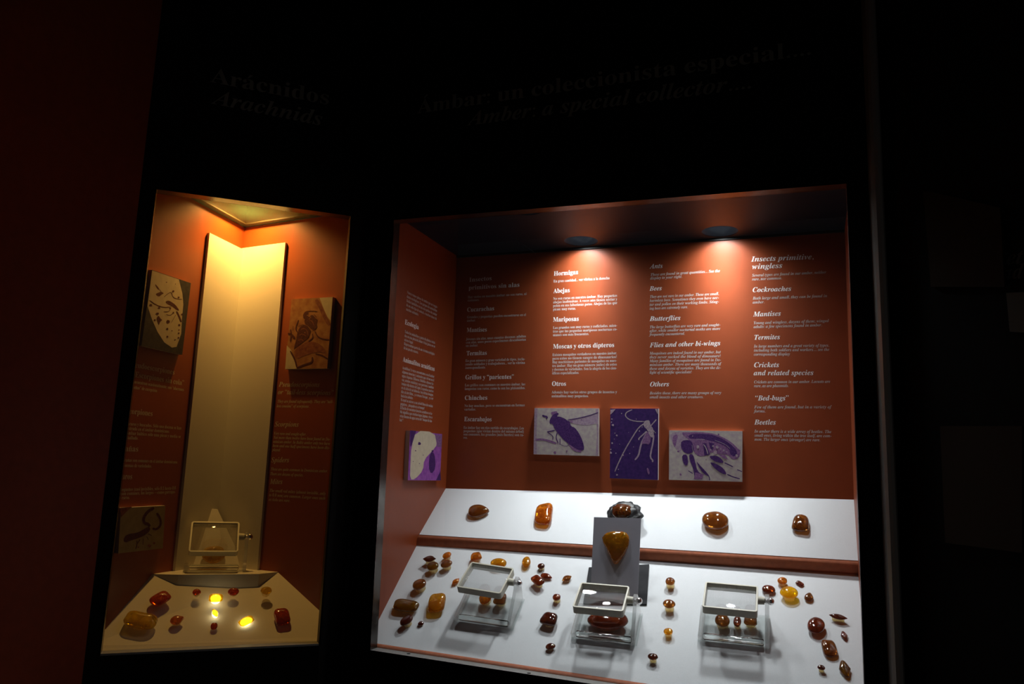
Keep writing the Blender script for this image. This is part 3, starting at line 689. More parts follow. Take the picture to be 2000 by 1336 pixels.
photo(back_p, [(1192, 798), (1286, 798), (1285, 937.5), (1191, 934)], .010, VIOLET, [
    (PALE, 's', [([(655, 322), (520, 318), (430, 290), (382, 245), (385, 205), (410, 180), (480, 150)], 14), ([(665, 345), (580, 400), (500, 520), (380, 720), (290, 900), (230, 1045)], 16), ([(690, 460), (640, 510), (572, 570), (580, 590)], 18), ([(720, 500), (712, 600)], 20), ([(735, 520), (735, 590)], 14), ([(742, 392), (780, 350), (832, 290)], 16), ([(790, 450), (820, 490)], 12)]),
    (PURL, 's', [([(700, 470), (650, 560), (612, 640), (592, 720), (575, 812), (520, 878)], 24), ([(795, 520), (780, 640), (755, 750), (740, 842), (785, 890), (770, 908)], 22)]),
    (PURM, 'p', [(690, 470), (740, 480), (750, 600), (720, 660), (680, 640), (610, 650), (640, 570)]),
    (PALE, 'p', [(650, 320), (690, 305), (730, 300), (745, 370), (790, 430), (795, 530), (770, 560), (735, 530), (700, 440), (645, 390)]),
    (PALE, 'p', [(812, 140), (856, 140), (850, 215)]), (PURL, 'p', [(165, 150), (240, 142), (200, 190), (165, 222)]),
    (PURL, 'd', [(185, 285, 12), (200, 370, 18), (180, 330, 10), (230, 490, 9), (258, 522, 15), (190, 635, 14), (170, 725, 12), (170, 775, 18), (245, 780, 9), (260, 1092, 14), (280, 1015, 8), (350, 810, 12), (325, 205, 9), (445, 785, 9), (500, 690, 6), (585, 460, 10), (625, 400, 8), (220, 575, 7), (430, 480, 5), (300, 650, 6), (540, 285, 7)]),
    (PURM, 'p', [(690, 990), (715, 1000), (735, 1060), (722, 1098), (700, 1060)])], (1170, 780, 140/1039),
    'portrait photograph of a pale long-legged cricket on deep violet ground')
photo(back_p, [(1307, 840.5), (1450, 842), (1449.5, 941), (1306.5, 937)], .010, GREYP, [
    (PURL, 'p', [(170, 230), (560, 225), (520, 300), (370, 620), (300, 560), (210, 420)]),
    (PURM, 'p', [(230, 290), (330, 270), (300, 400), (270, 530), (225, 420)]),
    (PURM, 'p', [(370, 240), (520, 230), (900, 235), (1120, 300), (1330, 420), (1440, 530), (1500, 580), (1460, 720), (1340, 745), (1270, 660), (1180, 640), (1060, 640), (950, 600), (880, 660), (720, 690), (620, 600), (560, 400)]),
    (PUR, 'p', [(520, 290), (600, 262), (900, 262), (1090, 320), (1280, 430), (1400, 540), (1440, 640), (1380, 690), (1300, 650), (1280, 540), (1150, 455), (950, 390), (700, 355), (530, 350)]),
    (PUR, 'p', [(385, 390), (540, 370), (600, 430), (630, 590), (520, 640), (430, 600), (380, 500)]),
    (PUR, 'p', [(790, 440), (850, 430), (920, 650), (820, 670)]), (PUR, 'p', [(900, 420), (1000, 440), (960, 580), (920, 500)]),
    (PUR, 'p', [(400, 655), (500, 640), (520, 830), (460, 862), (415, 770)]),
    (PUR, 'p', [(530, 640), (610, 640), (650, 800), (690, 960), (800, 1030), (730, 1090), (640, 1105), (610, 900), (545, 760)]),
    (PUR, 'p', [(660, 760), (720, 830), (880, 1000), (905, 1060), (830, 1020), (740, 930)]), (PURM, 'p', [(650, 980), (810, 1020), (770, 1110), (620, 1110)]),
    (PUR, 'p', [(900, 672), (1050, 668), (1130, 720), (1192, 805), (1080, 800), (960, 745)]), (PUR, 'p', [(920, 800), (960, 790), (1080, 840), (1180, 910), (1242, 1022), (1150, 1005), (1010, 905)]),
    (PURM, 'p', [(1080, 650), (1200, 650), (1270, 745), (1160, 710)]),
    (PUR, 's', [([(1190, 800), (1270, 835), (1355, 878)], 20), ([(1240, 1015), (1350, 1065), (1480, 1100)], 22), ([(1430, 930), (1520, 965)], 26), ([(880, 1010), (915, 1080), (915, 1130)], 16), ([(520, 950), (600, 1000)], 26)]),
    (PALE, 's', [([(800, 455), (850, 520), (885, 640)], 18), ([(660, 358), (760, 362), (830, 368)], 10), ([(1010, 380), (1200, 450), (1300, 540)], 8), ([(590, 470), (610, 640)], 10)]),
    (PALE, 'd', [(700, 505, 34), (980, 490, 20), (1060, 510, 28), (1020, 610, 40), (1120, 540, 18), (1180, 570, 20), (1420, 670, 26), (1230, 600, 14), (600, 300, 12), (940, 560, 16)]),
    (PURM, 'd', [(1085, 275, 20), (375, 1020, 24), (330, 590, 20), (850, 745, 12), (1010, 790, 10)])], (1290, 820, 180/1718),
    'landscape photograph of a purple beetle with feathery legs')
photo(side_p, [(801, 841), (863.5, 848), (859.5, 938.5), (796.5, 938)], .012, MAG, [
    (CREAMP, 'p', [(168, 958), (278, 966), (302, 1040), (268, 1085), (216, 1140), (212, 1205), (160, 1262), (130, 1262), (132, 1170), (138, 1060)]),
    (PUR, 'p', [(132, 957), (168, 960), (140, 1050), (131, 1060)]), (PUR, 'p', [(318, 1210), (322, 1266), (292, 1266)]),
    (PUR, 'p', [(255, 1090), (283, 1098), (290, 1190), (262, 1232), (244, 1185)]), (PURM, 'p', [(285, 985), (328, 985), (326, 1060), (300, 1060)]),
    (PUR, 'd', [(187, 1040, 11), (165, 1083, 4), (150, 1150, 3), (188, 1163, 3), (212, 1110, 3), (270, 1086, 8)])], (760, 540, 140/445.5),
    'small photograph of a cream and magenta amber section under the aquatic animals text')
photo(plA, [(297, 527), (373, 553), (356, 693), (276, 675)], .010, SLATE, [
    (CREAMP, 'q', [(182, 122), (530, 240), (575, 420), (588, 560), (570, 760), (560, 950), (500, 1118), (440, 1128), (340, 1060), (250, 920), (180, 760), (122, 590), (140, 430)]),
    (MAROON, 'p', [(218, 297), (240, 315), (278, 365), (262, 378), (230, 338)]), (MAROON, 'p', [(222, 432), (262, 410), (300, 398), (338, 420), (300, 440), (268, 468)]),
    (MAROON, 'p', [(355, 525), (400, 512), (460, 550), (490, 575), (540, 645), (510, 645), (440, 590), (365, 552)]),
    (MAROON, 'p', [(238, 745), (265, 705), (290, 750), (318, 768), (285, 790), (268, 845), (252, 790)]),
    (MAROON, 's', [([(150, 512), (230, 570), (330, 606), (430, 596)], 10), ([(335, 470), (385, 425), (435, 400), (450, 470), (510, 495), (575, 498)], 7), ([(500, 655), (530, 710), (562, 795)], 20), ([(330, 660), (400, 662), (430, 610)], 7), ([(365, 695), (420, 712), (470, 660)], 7), ([(490, 700), (430, 805)], 8), ([(275, 365), (300, 400)], 9)]),
    (MAROON, 'd', [(457, 393, 15), (527, 472, 12), (165, 575, 20), (275, 612, 17), (250, 685, 19), (215, 770, 13), (392, 790, 24), (380, 885, 17), (440, 908, 9), (535, 835, 15), (528, 940, 11), (380, 985, 14), (480, 1025, 10), (525, 1000, 13), (370, 275, 8), (415, 618, 11), (457, 675, 13), (570, 695, 13), (485, 300, 7), (530, 898, 10)])], (270, 510, 130/868),
    'upright photograph of a pale leaf-shaped amber piece with spider and dark specks')
photo(plB, [(569.5, 584), (650, 580), (639, 719.5), (557, 721)], .011, ORANGEP, [
    (CREAMP, 'q', [(625, 162), (815, 150), (785, 495), (740, 440), (680, 310)]), (CREAMP, 'q', [(150, 850), (215, 920), (260, 1080), (298, 1190), (126, 1194)]),
    (RUSTP, 's', [([(575, 185), (640, 300), (690, 420), (770, 560)], 55)]), (RUSTP, 'p', [(250, 905), (470, 780), (640, 830), (740, 960), (560, 950), (400, 1000), (280, 1060)]),
    (MAROON, 'p', [(385, 395), (425, 352), (470, 372), (455, 420), (470, 455), (430, 470), (390, 470)]),
    (MAROON, 'p', [(400, 480), (470, 440), (520, 400), (580, 470), (600, 480), (580, 540), (595, 590), (545, 640), (500, 610), (450, 560), (410, 540)]),
    (MAROON, 'q', [(345, 585), (400, 548), (455, 575), (500, 640), (470, 735), (390, 800), (310, 860), (250, 908), (262, 850), (285, 770), (300, 680), (320, 620)]),
    (RUSTP, 's', [([(355, 620), (400, 600), (450, 640), (455, 700)], 12), ([(330, 700), (380, 680), (430, 720)], 10), ([(310, 780), (360, 760), (395, 790)], 10), ([(470, 480), (520, 500), (540, 560)], 12), ([(400, 660), (420, 670)], 22)]),
    (MAROON, 's', [([(430, 358), (520, 350), (595, 360)], 10), ([(320, 480), (275, 600), (300, 655)], 16), ([(315, 575), (390, 548)], 14), ([(555, 645), (600, 730), (680, 760), (765, 766)], 16), ([(520, 680), (530, 740), (462, 795)], 16), ([(165, 680), (215, 692), (270, 755)], 30), ([(205, 620), (215, 700), (200, 800)], 20), ([(240, 570), (240, 640)], 10), ([(200, 930), (270, 1060), (298, 1180)], 22), ([(300, 1175), (420, 1125), (520, 1095), (520, 1020)], 24), ([(560, 970), (650, 985), (745, 1045)], 14), ([(540, 400), (580, 440)], 12)]),
    (ORANGEP, 's', [([(440, 410), (490, 440)], 20), ([(470, 470), (500, 440)], 14)])], (540, 560, 130/965),
    'upright orange photograph of a dark winged bug inside amber')
photo(plA, [(236, 992), (323, 987.5), (318, 1071), (231, 1081)], .010, DUSK, [
    (RUSTP, 'q', [(205, 222), (440, 205), (300, 330), (215, 420)]),
    (MAROON, 'p', [(260, 865), (330, 755), (560, 722), (700, 640), (770, 600), (810, 630), (790, 700), (700, 775), (580, 830), (420, 880), (300, 930)]),
    (MAROON, 's', [([(800, 600), (760, 545), (690, 535), (665, 460), (700, 370), (780, 280), (885, 228)], 58), ([(850, 640), (930, 660), (1000, 600), (1020, 520), (1000, 420), (935, 330)], 46), ([(540, 880), (540, 970), (515, 1050)], 22), ([(600, 860), (570, 910), (530, 960)], 18), ([(665, 850), (660, 960)], 22), ([(735, 800), (770, 870)], 20), ([(760, 745), (835, 782)], 24)]),
    (RUSTP, 'd', [(780, 985, 40), (570, 1015, 22), (880, 930, 26)])], (215, 970, 130/1336),
    'dim photograph of a scorpion with raised pincers low in the corner case')

# ------------------------------------------------------------------ shelf surfaces, as built
class Sheet:
    """the gently warped sheet of a shelf: local point and axes"""
    def __init__(self, p00, p10, p11, p01): self.p = (p00, p10, p11, p01)
    def at(self, u, v):
        a, b, c, d = self.p; f, g = a.lerp(b, u), d.lerp(c, u)
        X = (b.lerp(c, v)-a.lerp(d, v)).normalized(); T = (g-f).normalized(); N = X.cross(T).normalized()
        return f.lerp(g, v), X, N.cross(X), N
    def under(self, px, h=0.0):
        u = v = 0.5
        a, b, c, d = self.p
        for _ in range(12):
            P, X, T, N = self.at(u, v); q = hit(px, P+N*h, N)-N*h
            u += (q-P).dot(X)/(b-a).length; v += (q-P).dot(T)/(d-a).length
        P, X, T, N = self.at(u, v)
        return P, X, T, N
LOWS = Sheet(P_FL, P_FR, R_R, R_L); UPPS = Sheet(U_FL, U_FR, U_BR, U_BL)

# ------------------------------------------------------------------ amber stones
rnd = random.Random(4)
SHIELD = [((x-625)/168, (670-y)/197) for x, y in ((455, 570), (500, 510), (590, 485), (690, 480), (760, 500), (790, 560), (785, 640), (750, 730), (700, 810), (650, 868), (612, 862), (570, 790), (520, 700), (470, 630))]
def outline(kind, th):
    if kind == 'tri':
        dx, dy = math.cos(th), math.sin(th)
        for i in range(len(SHIELD)):
            (ax, ay), (bx, by) = SHIELD[i], SHIELD[(i+1) % len(SHIELD)]
            den = dx*(by-ay)-dy*(bx-ax)
            if abs(den) < 1e-9: continue
            t = (ax*(by-ay)-ay*(bx-ax))/den; k = (ax*dy-ay*dx)/den
            if t > 0 and -1e-6 <= k <= 1+1e-6: return dx*t, dy*t
        return dx, dy
    c, s = math.cos(th), math.sin(th)
    if kind == 'oval': p = 2.0
    elif kind == 'bar': p = 3.6
    elif kind == 'gem': p = 4.0
    elif kind == 'tri': p = 2.6
    else: p = 2.2
    r = (abs(c)**p+abs(s)**p)**(-1/p)
    x, y = r*c, r*s
    if kind == 'tear': y *= 1-0.55*max(0, x)**1.3
    elif kind == 'tri': x *= 0.22+0.78*min(1, (y+1)/1.25)**0.9
    elif kind == 'half':
        if x > 0: x *= 0.45
    elif kind == 'leaf': y *= (1-abs(x)**2.2)*0.85+0.15
    elif kind == 'gem': x *= 1-0.14*y
    return x, y
def stone_mesh(kind, w_, h_, th, seed):
    nu, nv = 28, 14; vs = []; fs = []
    for j in range(1, nv):
        ph = math.pi*j/nv; rr = math.sin(ph)**0.85; z = math.cos(ph)
        z = (abs(z)**0.9)*(1 if z > 0 else -1)
        for i in range(nu):
            a = 2*math.pi*i/nu; x, y = outline(kind, a)
            p = V((x*rr*w_/2, y*rr*h_/2, z*th*(.68 if z > 0 else .24)))
            k = 1+0.07*noise.noise(V((x*rr*1.3+seed*3.1, y*rr*1.3, z*1.1+seed)))
            vs.append(p*k)
    top, bot = len(vs), len(vs)+1; vs += [V((0, 0, th*.68)), V((0, 0, -th*.24))]
    for j in range(nv-2):
        for i in range(nu):
            a = j*nu+i; b = j*nu+(i+1) % nu; fs.append((a, a+nu, b+nu, b))
    for i in range(nu):
        fs.append((top, i, (i+1) % nu)); q = (nv-2)*nu; fs.append((bot, q+(i+1) % nu, q+i))
    return pydata('stone', vs, fs, True)
def amber(surf, px, w_px, h_px, ang, kind, color, mount, label, group, flat=0.42, cat='amber', glow=False):
    """surf = (point, x axis, up-slope axis, normal); pixel = middle of the stone"""
    P, X, T, N = surf.under(px) if isinstance(surf, Sheet) else surf
    c0 = hit(px, P, N); mpp = (c0-CAM).dot(fw)/F_PX
    w_, h_ = w_px*mpp, h_px*mpp
    mount *= 0.95; th = flat*min(w_, h_); z = mount+th*.24+.0004
    z += .0045 if 'under the' in label and 'lens' in label else 0
    if isinstance(surf, Sheet): P, X, T, N = surf.under(px, z)
    c = hit(px, P+N*z, N); foot = c-N*z
    root = tag(empty('amber_stone', frame4(foot, X, T, N)), label, cat, group)
    st = link('stone', stone_mesh(kind, w_, h_, th, rnd.random()*9), AM[color], root)
    st.location = (0, 0, z); st.rotation_euler = (0, 0, math.radians(ang))
    if mount > 0.001:
        bm = bmesh.new(); r = (0.5 if glow else 0.45)*min(w_, h_)
        bm_cyl(bm, (0, 0, z-th*.24-mount+.0002), (0, 0, z-th*.10), r*0.92, r, 24)
        if w_ > 1.5*h_ or h_ > 1.5*w_:
            kx, ky = (.8*w_/h_, 1) if w_ > h_ else (1, .8*h_/w_)
            bmesh.ops.scale(bm, vec=(kx, ky, 1), verts=bm.verts)
        mo = link('clear_mount', bm_mesh('clear_mount', bm, False), GLOWM if glow else MOUNT, root)
        mo.rotation_euler = (0, 0, math.radians(ang))
    return root
LOW, UPP = LOWS, UPPS
GL_ = 'amber stones on the lower white shelf'; GU = 'amber stones on the upper white shelf'; GC = 'amber stones in the corner case'
low = [
 (839, 1092, 26, 15, 8, 'leaf', 'dark', .012, 'blackish leaf-shaped amber behind a honey stone, rear left of lower shelf'),
 (845, 1106, 24, 20, 0, 'oval', 'olive', .012, 'olive honey amber just in front of a blackish leaf-shaped stone'),
 (873, 1085, 18, 14, 50, 'oval', 'orange', .008, 'small slanting orange-brown amber at the rear left edge of lower shelf'),
 (872, 1102, 23, 17, 35, 'oval', 'brown', .011, 'brown oval amber on a clear mount in front of a small orange stone'),
 (819, 1142, 28, 24, 50, 'oval', 'brown', .011, 'large brown egg-shaped amber beside the left orange wall'),
 (793, 1183, 52, 26, -2, 'bar', 'olive', .006, 'long dark olive bar of amber lying at the left wall'),
 (853, 1178, 34, 44, 14, 'bar', 'honey', .006, 'big glowing honey-orange amber block with dark inclusion'),
 (794, 1212, 28, 19, 58, 'oval', 'dark', .010, 'dark red upright oval amber in front of the olive bar'),
 (822, 1218, 12, 10, 15, 'oval', 'dark', .002, 'tiny black amber bead near the lower left corner'),
 (930, 1087, 21, 19, 20, 'gem', 'orange', .007, 'orange amber peeping over the back edge of the leftmost lens'),
 (974, 1100, 32, 22, 0, 'oval', 'honey', .006, 'yellow-orange amber mostly hidden behind the leftmost lens'),
 (890, 1136, 19, 11, 60, 'leaf', 'orange', .003, 'slim orange amber sliver touching the side of the leftmost lens'),
 (948, 1168, 24, 30, 0, 'oval', 'orange', .009, 'bright orange amber under the leftmost lens'),
 (977, 1170, 24, 26, 0, 'gem', 'brown', .009, 'brown-orange amber under the leftmost lens, beside a brighter one'),
 (1028, 1098, 17, 27, 10, 'oval', 'honey', .005, 'clear honey oval amber behind the knob of the leftmost lens'),
 (1057, 1106, 14, 13, 0, 'oval', 'dark', .006, 'small round black-red amber behind a dark red teardrop'),
 (1067, 1126, 25, 14, -14, 'tear', 'red', .002, 'dark red teardrop amber lying flat'),
 (1050, 1134, 29, 18, -38, 'bar', 'red', .011, 'reddish brown lozenge amber on a clear mount beside a teardrop'),
 (1107, 1130, 21, 14, 38, 'leaf', 'brown', .003, 'slanting orange-brown almond amber left of the grey stand'),
 (1087, 1167, 16, 16, 0, 'oval', 'red', .009, 'small round red-brown amber on a clear peg'),
 (1073, 1209, 32, 29, -8, 'gem', 'dark', .008, 'glossy black-brown heart-shaped amber with clear mount'),
 (1075, 1263, 20, 14, 22, 'oval', 'dark', .004, 'dark brown bean-shaped amber near the front edge, left of the middle lens'),
 (1187, 1212, 80, 44, 3, 'oval', 'red', .004, 'very large flat red amber under the middle lens'),
 (1309, 1136, 19, 18, 0, 'oval', 'brown', .012, 'rearmost of three brown ambers in a column between middle and right lenses'),
 (1307, 1180, 24, 20, 0, 'oval', 'brown', .013, 'middle one of three ambers in a column between middle and right lenses'),
 (1305, 1234, 18, 16, 0, 'oval', 'honey', .008, 'front honey-coloured one of three ambers in a column'),
 (1275, 1283, 20, 15, -4, 'oval', 'dark', .009, 'dark plum amber on a mount near the front edge'),
 (1411, 1212, 28, 30, 0, 'oval', 'brown', .009, 'broad orange-brown amber under the rightmost lens, nearest its left rail'),
 (1440, 1214, 15, 26, 0, 'oval', 'red', .012, 'narrow dark red amber under the rightmost lens'),
 (1466, 1211, 24, 26, 0, 'gem', 'brown', .010, 'rounded brown amber under the rightmost lens, nearest its upright'),
 (1501, 1152, 25, 21, 0, 'oval', 'red', .002, 'maroon dome of amber behind the chrome knob of the rightmost lens'),
 (1528, 1135, 19, 17, 20, 'oval', 'orange', .006, 'small orange amber behind a bright yellow one'),
 (1541, 1158, 33, 28, 5, 'oval', 'yellow', .009, 'bright yellow round amber on a clear mount'),
 (1562, 1140, 16, 10, -40, 'bar', 'red', .001, 'tiny dark red amber grain at the rear right'),
 (1580, 1166, 24, 16, 78, 'tear', 'brown', .002, 'pointed brown teardrop amber right of the bright yellow one'),
 (1637, 1205, 34, 13, -9, 'leaf', 'dark', .008, 'long thin dark amber sliver on a pale mount by the right edge'),
 (1594, 1222, 32, 40, -12, 'oval', 'red', .006, 'large red-orange amber on the right of the lower shelf'),
 (1649, 1242, 13, 23, 12, 'leaf', 'red', .001, 'small purplish red amber near the right edge'),
 (1620, 1267, 27, 40, 8, 'bar', 'brown', .002, 'large brown oblong amber with two white glints'),
 (1604, 1304, 15, 11, -12, 'oval', 'dark', .007, 'tiny dark amber beside the brown oblong stone, near the front'),
 (1650, 1307, 22, 40, 10, 'leaf', 'olive', .002, 'brown half-moon amber in the front right corner'),
]
for (x, y, w_, h_, a, k, c, m, lb) in low: amber(LOW, (x, y), w_, h_*1.05, a, k, c, m, lb, GL_)
for (x, y, w_, h_, a, k, c, m, lb) in [
 (935, 999, 43, 34, 4, 'tear', 'brown', .003, 'brown drop-shaped amber alone at the left end of the upper shelf'),
 (1062, 1005, 56, 35, 98, 'gem', 'orange', .004, 'tall flaming orange amber on the upper shelf'),
 (1397, 1018, 51, 44, -4, 'oval', 'brown', .003, 'large rounded reddish-brown amber on the upper shelf, right of the stand'),
 (1564, 1022, 30, 39, -6, 'gem', 'brown', .002, 'chunky angular brown amber at the right end of the upper shelf')]:
    amber(UPP, (x, y), w_, h_, a, k, c, m, lb, GU)
# amber still in its dark rock, behind the grey stand
_P, _X, _T, _N = UPPS.under((1222, 1006), .018); root = tag(empty('amber_in_rock', frame4(_P, _X, _T, _N)), 'rough amber in dark knobbly rock behind the grey stand', 'amber', GU)
bm = bmesh.new(); bmesh.ops.create_icosphere(bm, subdivisions=4, radius=1.0)
for v in bm.verts:
    n_ = v.co.copy(); k = 1.12+0.30*noise.noise(n_*2.6+V((3, 1, 0)))+0.05*noise.noise(n_*5.0)
    v.co = V((n_.x*.036*k, n_.y*.030*k, n_.z*.018*k+.0235))
link('rock', bm_mesh('rock', bm, True), ROCK, root)
bm = bmesh.new(); bmesh.ops.create_icosphere(bm, subdivisions=3, radius=1.0)
for v in bm.verts:
    n_ = v.co.copy(); k = 1+0.12*noise.noise(n_*2.4); v.co = V((n_.x*.027*k-.006, n_.y*.023*k-.005, n_.z*.014*k+.0345))
link('amber_core', bm_mesh('amber_core', bm, True), A_BROWN, root)

# grey stand with its amber
_P, _X, _T, _N = LOWS.under((1205, 1150))
def LOWP(s, t, n=0): return _P+_N*n
N_ = _N; T_ = _T
stand = tag(empty('display_stand', frame4(_P, _X, _T, _N)), 'grey upright card stand on charcoal foot plate holding an amber', 'stand')
bpy.context.view_layer.update()
fp = [hit(q, LOWP(0, 0, .004), N_) for q in ((1150, 1108), (1268, 1102), (1263, 1180), (1139, 1178))]
kid(slab('foot_plate', fp, -N_*0.0035, DGREY), stand)
bl, br = hit((1153, 1166), LOWP(0, 0, .004), N_), hit((1245, 1176), LOWP(0, 0, .004), N_)
sd = (br-bl).normalized(); lean = (V((0, 0, 1))*math.cos(math.radians(14))+V((0, 1, 0))*math.sin(math.radians(14)))
stN = sd.cross(lean).normalized()           # points away from the viewer or towards; fixed below
if stN.y > 0: stN = -stN
tl, tr = hit((1160, 1010), bl, stN), hit((1252, 1012.5), bl, stN)
kid(slab('card', [bl, br, tr, tl], -stN*0.003, GREYB), stand)
mb = (bl+br)/2; mt_ = (tl+tr)/2; back_foot = hit((1206, 1104), LOWP(0, 0, .004), N_)
kid(slab('prop', [mb.lerp(mt_, .25)-sd*.02-stN*.004, mb.lerp(mt_, .25)+sd*.02-stN*.004, back_foot+sd*.02, back_foot-sd*.02], V((0, .002, -.001)), DGREY), stand)
a0 = amber((bl, sd, lean, stN), (1202, 1069), 54, 66, 0, 'tri', 'golden', 0.0008, 'honey-coloured shield-shaped amber fixed to the grey stand', None, flat=0.28)

# ------------------------------------------------------------------ magnifiers
def rounded_rect(w_, h_, r, seg=4):
    pts = []
    for cx, cy, a0_ in ((w_/2-r, h_/2-r, 0), (-w_/2+r, h_/2-r, 90), (-w_/2+r, -h_/2+r, 180), (w_/2-r, -h_/2+r, 270)):
        for i in range(seg+1):
            a = math.radians(a0_+90*i/seg); pts.append((cx+r*math.cos(a), cy+r*math.sin(a)))
    return pts
def prism_y(bm, pts, x0, x1):       # polygon in (y, z), extruded along x
    a = [bm.verts.new((x0, y, z)) for y, z in pts]; b = [bm.verts.new((x1, y, z)) for y, z in pts]
    bm.faces.new(a); bm.faces.new(list(reversed(b))); n = len(pts)
    for i in range(n): bm.faces.new((a[i], b[i], b[(i+1) % n], a[(i+1) % n]))
FWD, FHT, FD = 0.108, 0.087, 0.0165
def magnifier(m4, lens_m, label, BW=.142, BD=.088):
    """m4: base frame (x right, y back, z off the surface); lens_m: lens frame in base coordinates"""
    root = tag(empty('stand_magnifier', m4), label, 'magnifier', 'rectangular magnifiers on clear stands')
    # lens frame
    bm = bmesh.new(); prof = [(0, -FD/2), (0, FD/2), (-.0035, FD/2), (-.005, -FD/2)]
    loops = []
    for off, z in prof:
        loops.append([bm.verts.new((x, y, z)) for x, y in rounded_rect(FWD+2*off, FHT+2*off, max(.0015, .006+off))])
    n = len(loops[0])
    for i in range(4):
        A, Bq = loops[i], loops[(i+1) % 4]
        for j in range(n): bm.faces.new((A[j], A[(j+1) % n], Bq[(j+1) % n], Bq[j]))
    fr = link('lens_frame', bm_mesh('lens_frame', bm), BEIGE, root); fr.matrix_local = lens_m
    # lens: biconvex, cut to the frame
    nx, ny = 22, 16; W2, H2 = FWD/2-.0045, FHT/2-.0045; vs = []; fs = []
    def zt_(x, y): return 0.0048*(1-((x/W2)**2+(y/H2)**2)/2.0)+.0012
    for sgn in (1, -1):
        for j in range(ny+1):
            for i in range(nx+1):
                x = -W2+2*W2*i/nx; y = -H2+2*H2*j/ny
                vs.append((x, y, sgn*zt_(x, y)+.001))
    M = (nx+1)*(ny+1)
    for j in range(ny):
        for i in range(nx):
            a = j*(nx+1)+i; fs.append((a, a+1, a+nx+2, a+nx+1)); fs.append((M+a, M+a+nx+1, M+a+nx+2, M+a+1))
    edge = [i for i in range(nx+1)]+[j*(nx+1)+nx for j in range(1, ny+1)]+[ny*(nx+1)+i for i in range(nx-1, -1, -1)]+[j*(nx+1) for j in range(ny-1, 0, -1)]
    for q in range(len(edge)):
        a, b = edge[q], edge[(q+1) % len(edge)]; fs.append((b, a, M+a, M+b))
    lme = pydata('lens', vs, fs, True)
    for q in list(lme.polygons)[2*nx*ny:]: q.use_smooth = False
    le = link('lens', lme, LENS, root); le.matrix_local = lens_m; le.cycles.is_caustics_caster = True
    # pivot and chrome knob on the right-hand side
    c = lens_m @ V((FWD/2, .006, 0)); ax = (lens_m.to_3x3() @ V((1, 0, 0))).normalized()
    bm = bmesh.new(); bm_cyl(bm, c-ax*.001, c+ax*.013, .0085, .0075, 20)
    link('pivot', bm_mesh('pivot', bm, False), BEIGE, root)
    kx = BW/2
    bm = bmesh.new(); k0 = c+ax*.013; bm_cyl(bm, k0, k0+ax*.010, .0045, seg=18)
    q = bmesh.ops.create_uvsphere(bm, u_segments=18, v_segments=12, radius=.0075)
    for v in q['verts']: v.co += k0+ax*.012
    link('knob', bm_mesh('knob', bm, True), CHROME, root)
    # clear stand: floor plate, left rail, right upright, front bar
    bm = bmesh.new(); bm_box(bm, (0, 0, .002), (BW, BD, .0035), bev=.0012); link('base_plate', bm_mesh('base_plate', bm), ACRYL, root)
    bm = bmesh.new(); bm_box(bm, (-BW/2+.0055, 0, .0105), (.010, BD, .013), bev=.003); link('rail', bm_mesh('rail', bm), ACRYE, root)
    bm = bmesh.new(); bm_box(bm, (0, -BD/2+.0065, .0105), (BW-.022, .012, .013), bev=.004, seg=3); fb = link('front_bar', bm_mesh('front_bar', bm, True), BAR, root); fb.cycles.is_caustics_caster = True
    bm = bmesh.new(); y0 = c.y; zc = c.z
    xk = (k0+ax*.004).x
    prism_y(bm, [(-BD/2, .004), (BD/2, .004), (BD/2, .012), (y0+.014, zc-.004), (y0+.008, zc+.011), (y0-.008, zc+.011), (y0-.014, zc-.004), (-BD/2+.004, .022), (-BD/2, .016)], max(xk-.003, BW/2-.012), max(xk+.005, BW/2-.004))
    link('upright', bm_mesh('upright', bm), ACRYE, root)
    return root
def lens_off(x, y, z, tilt=0.0, spin=0.0):
    return Matrix.Translation((x, y, z)) @ Matrix.Rotation(math.radians(spin), 4, 'Z') @ Matrix.Rotation(math.radians(tilt), 4, 'X')
def shelf_magnifier(px_base, px_lens, h, tilt, spin, rot, label):
    P, X, T, N = LOWS.under(px_base)
    m4 = frame4(P+N*.0003, X, T, N) @ Matrix.Rotation(math.radians(rot), 4, 'Z')
    q = m4.inverted() @ hit(px_lens, P+N*h, N)
    return magnifier(m4, lens_off(q.x, q.y, q.z, tilt, spin), label)
shelf_magnifier((1434, 1229), (1427, 1171), .064, -9, 0, 0, 'rightmost rectangular magnifier over three ambers on the white lower shelf')
shelf_magnifier((1186, 1224), (1175, 1171), .062, -10, 1, 0, 'middle rectangular magnifier over the large flat red amber, below the grey stand')
shelf_magnifier((957, 1193), (949, 1133), .060, -6, -2, -2, 'leftmost rectangular magnifier on the white lower shelf, frame tipped sideways')

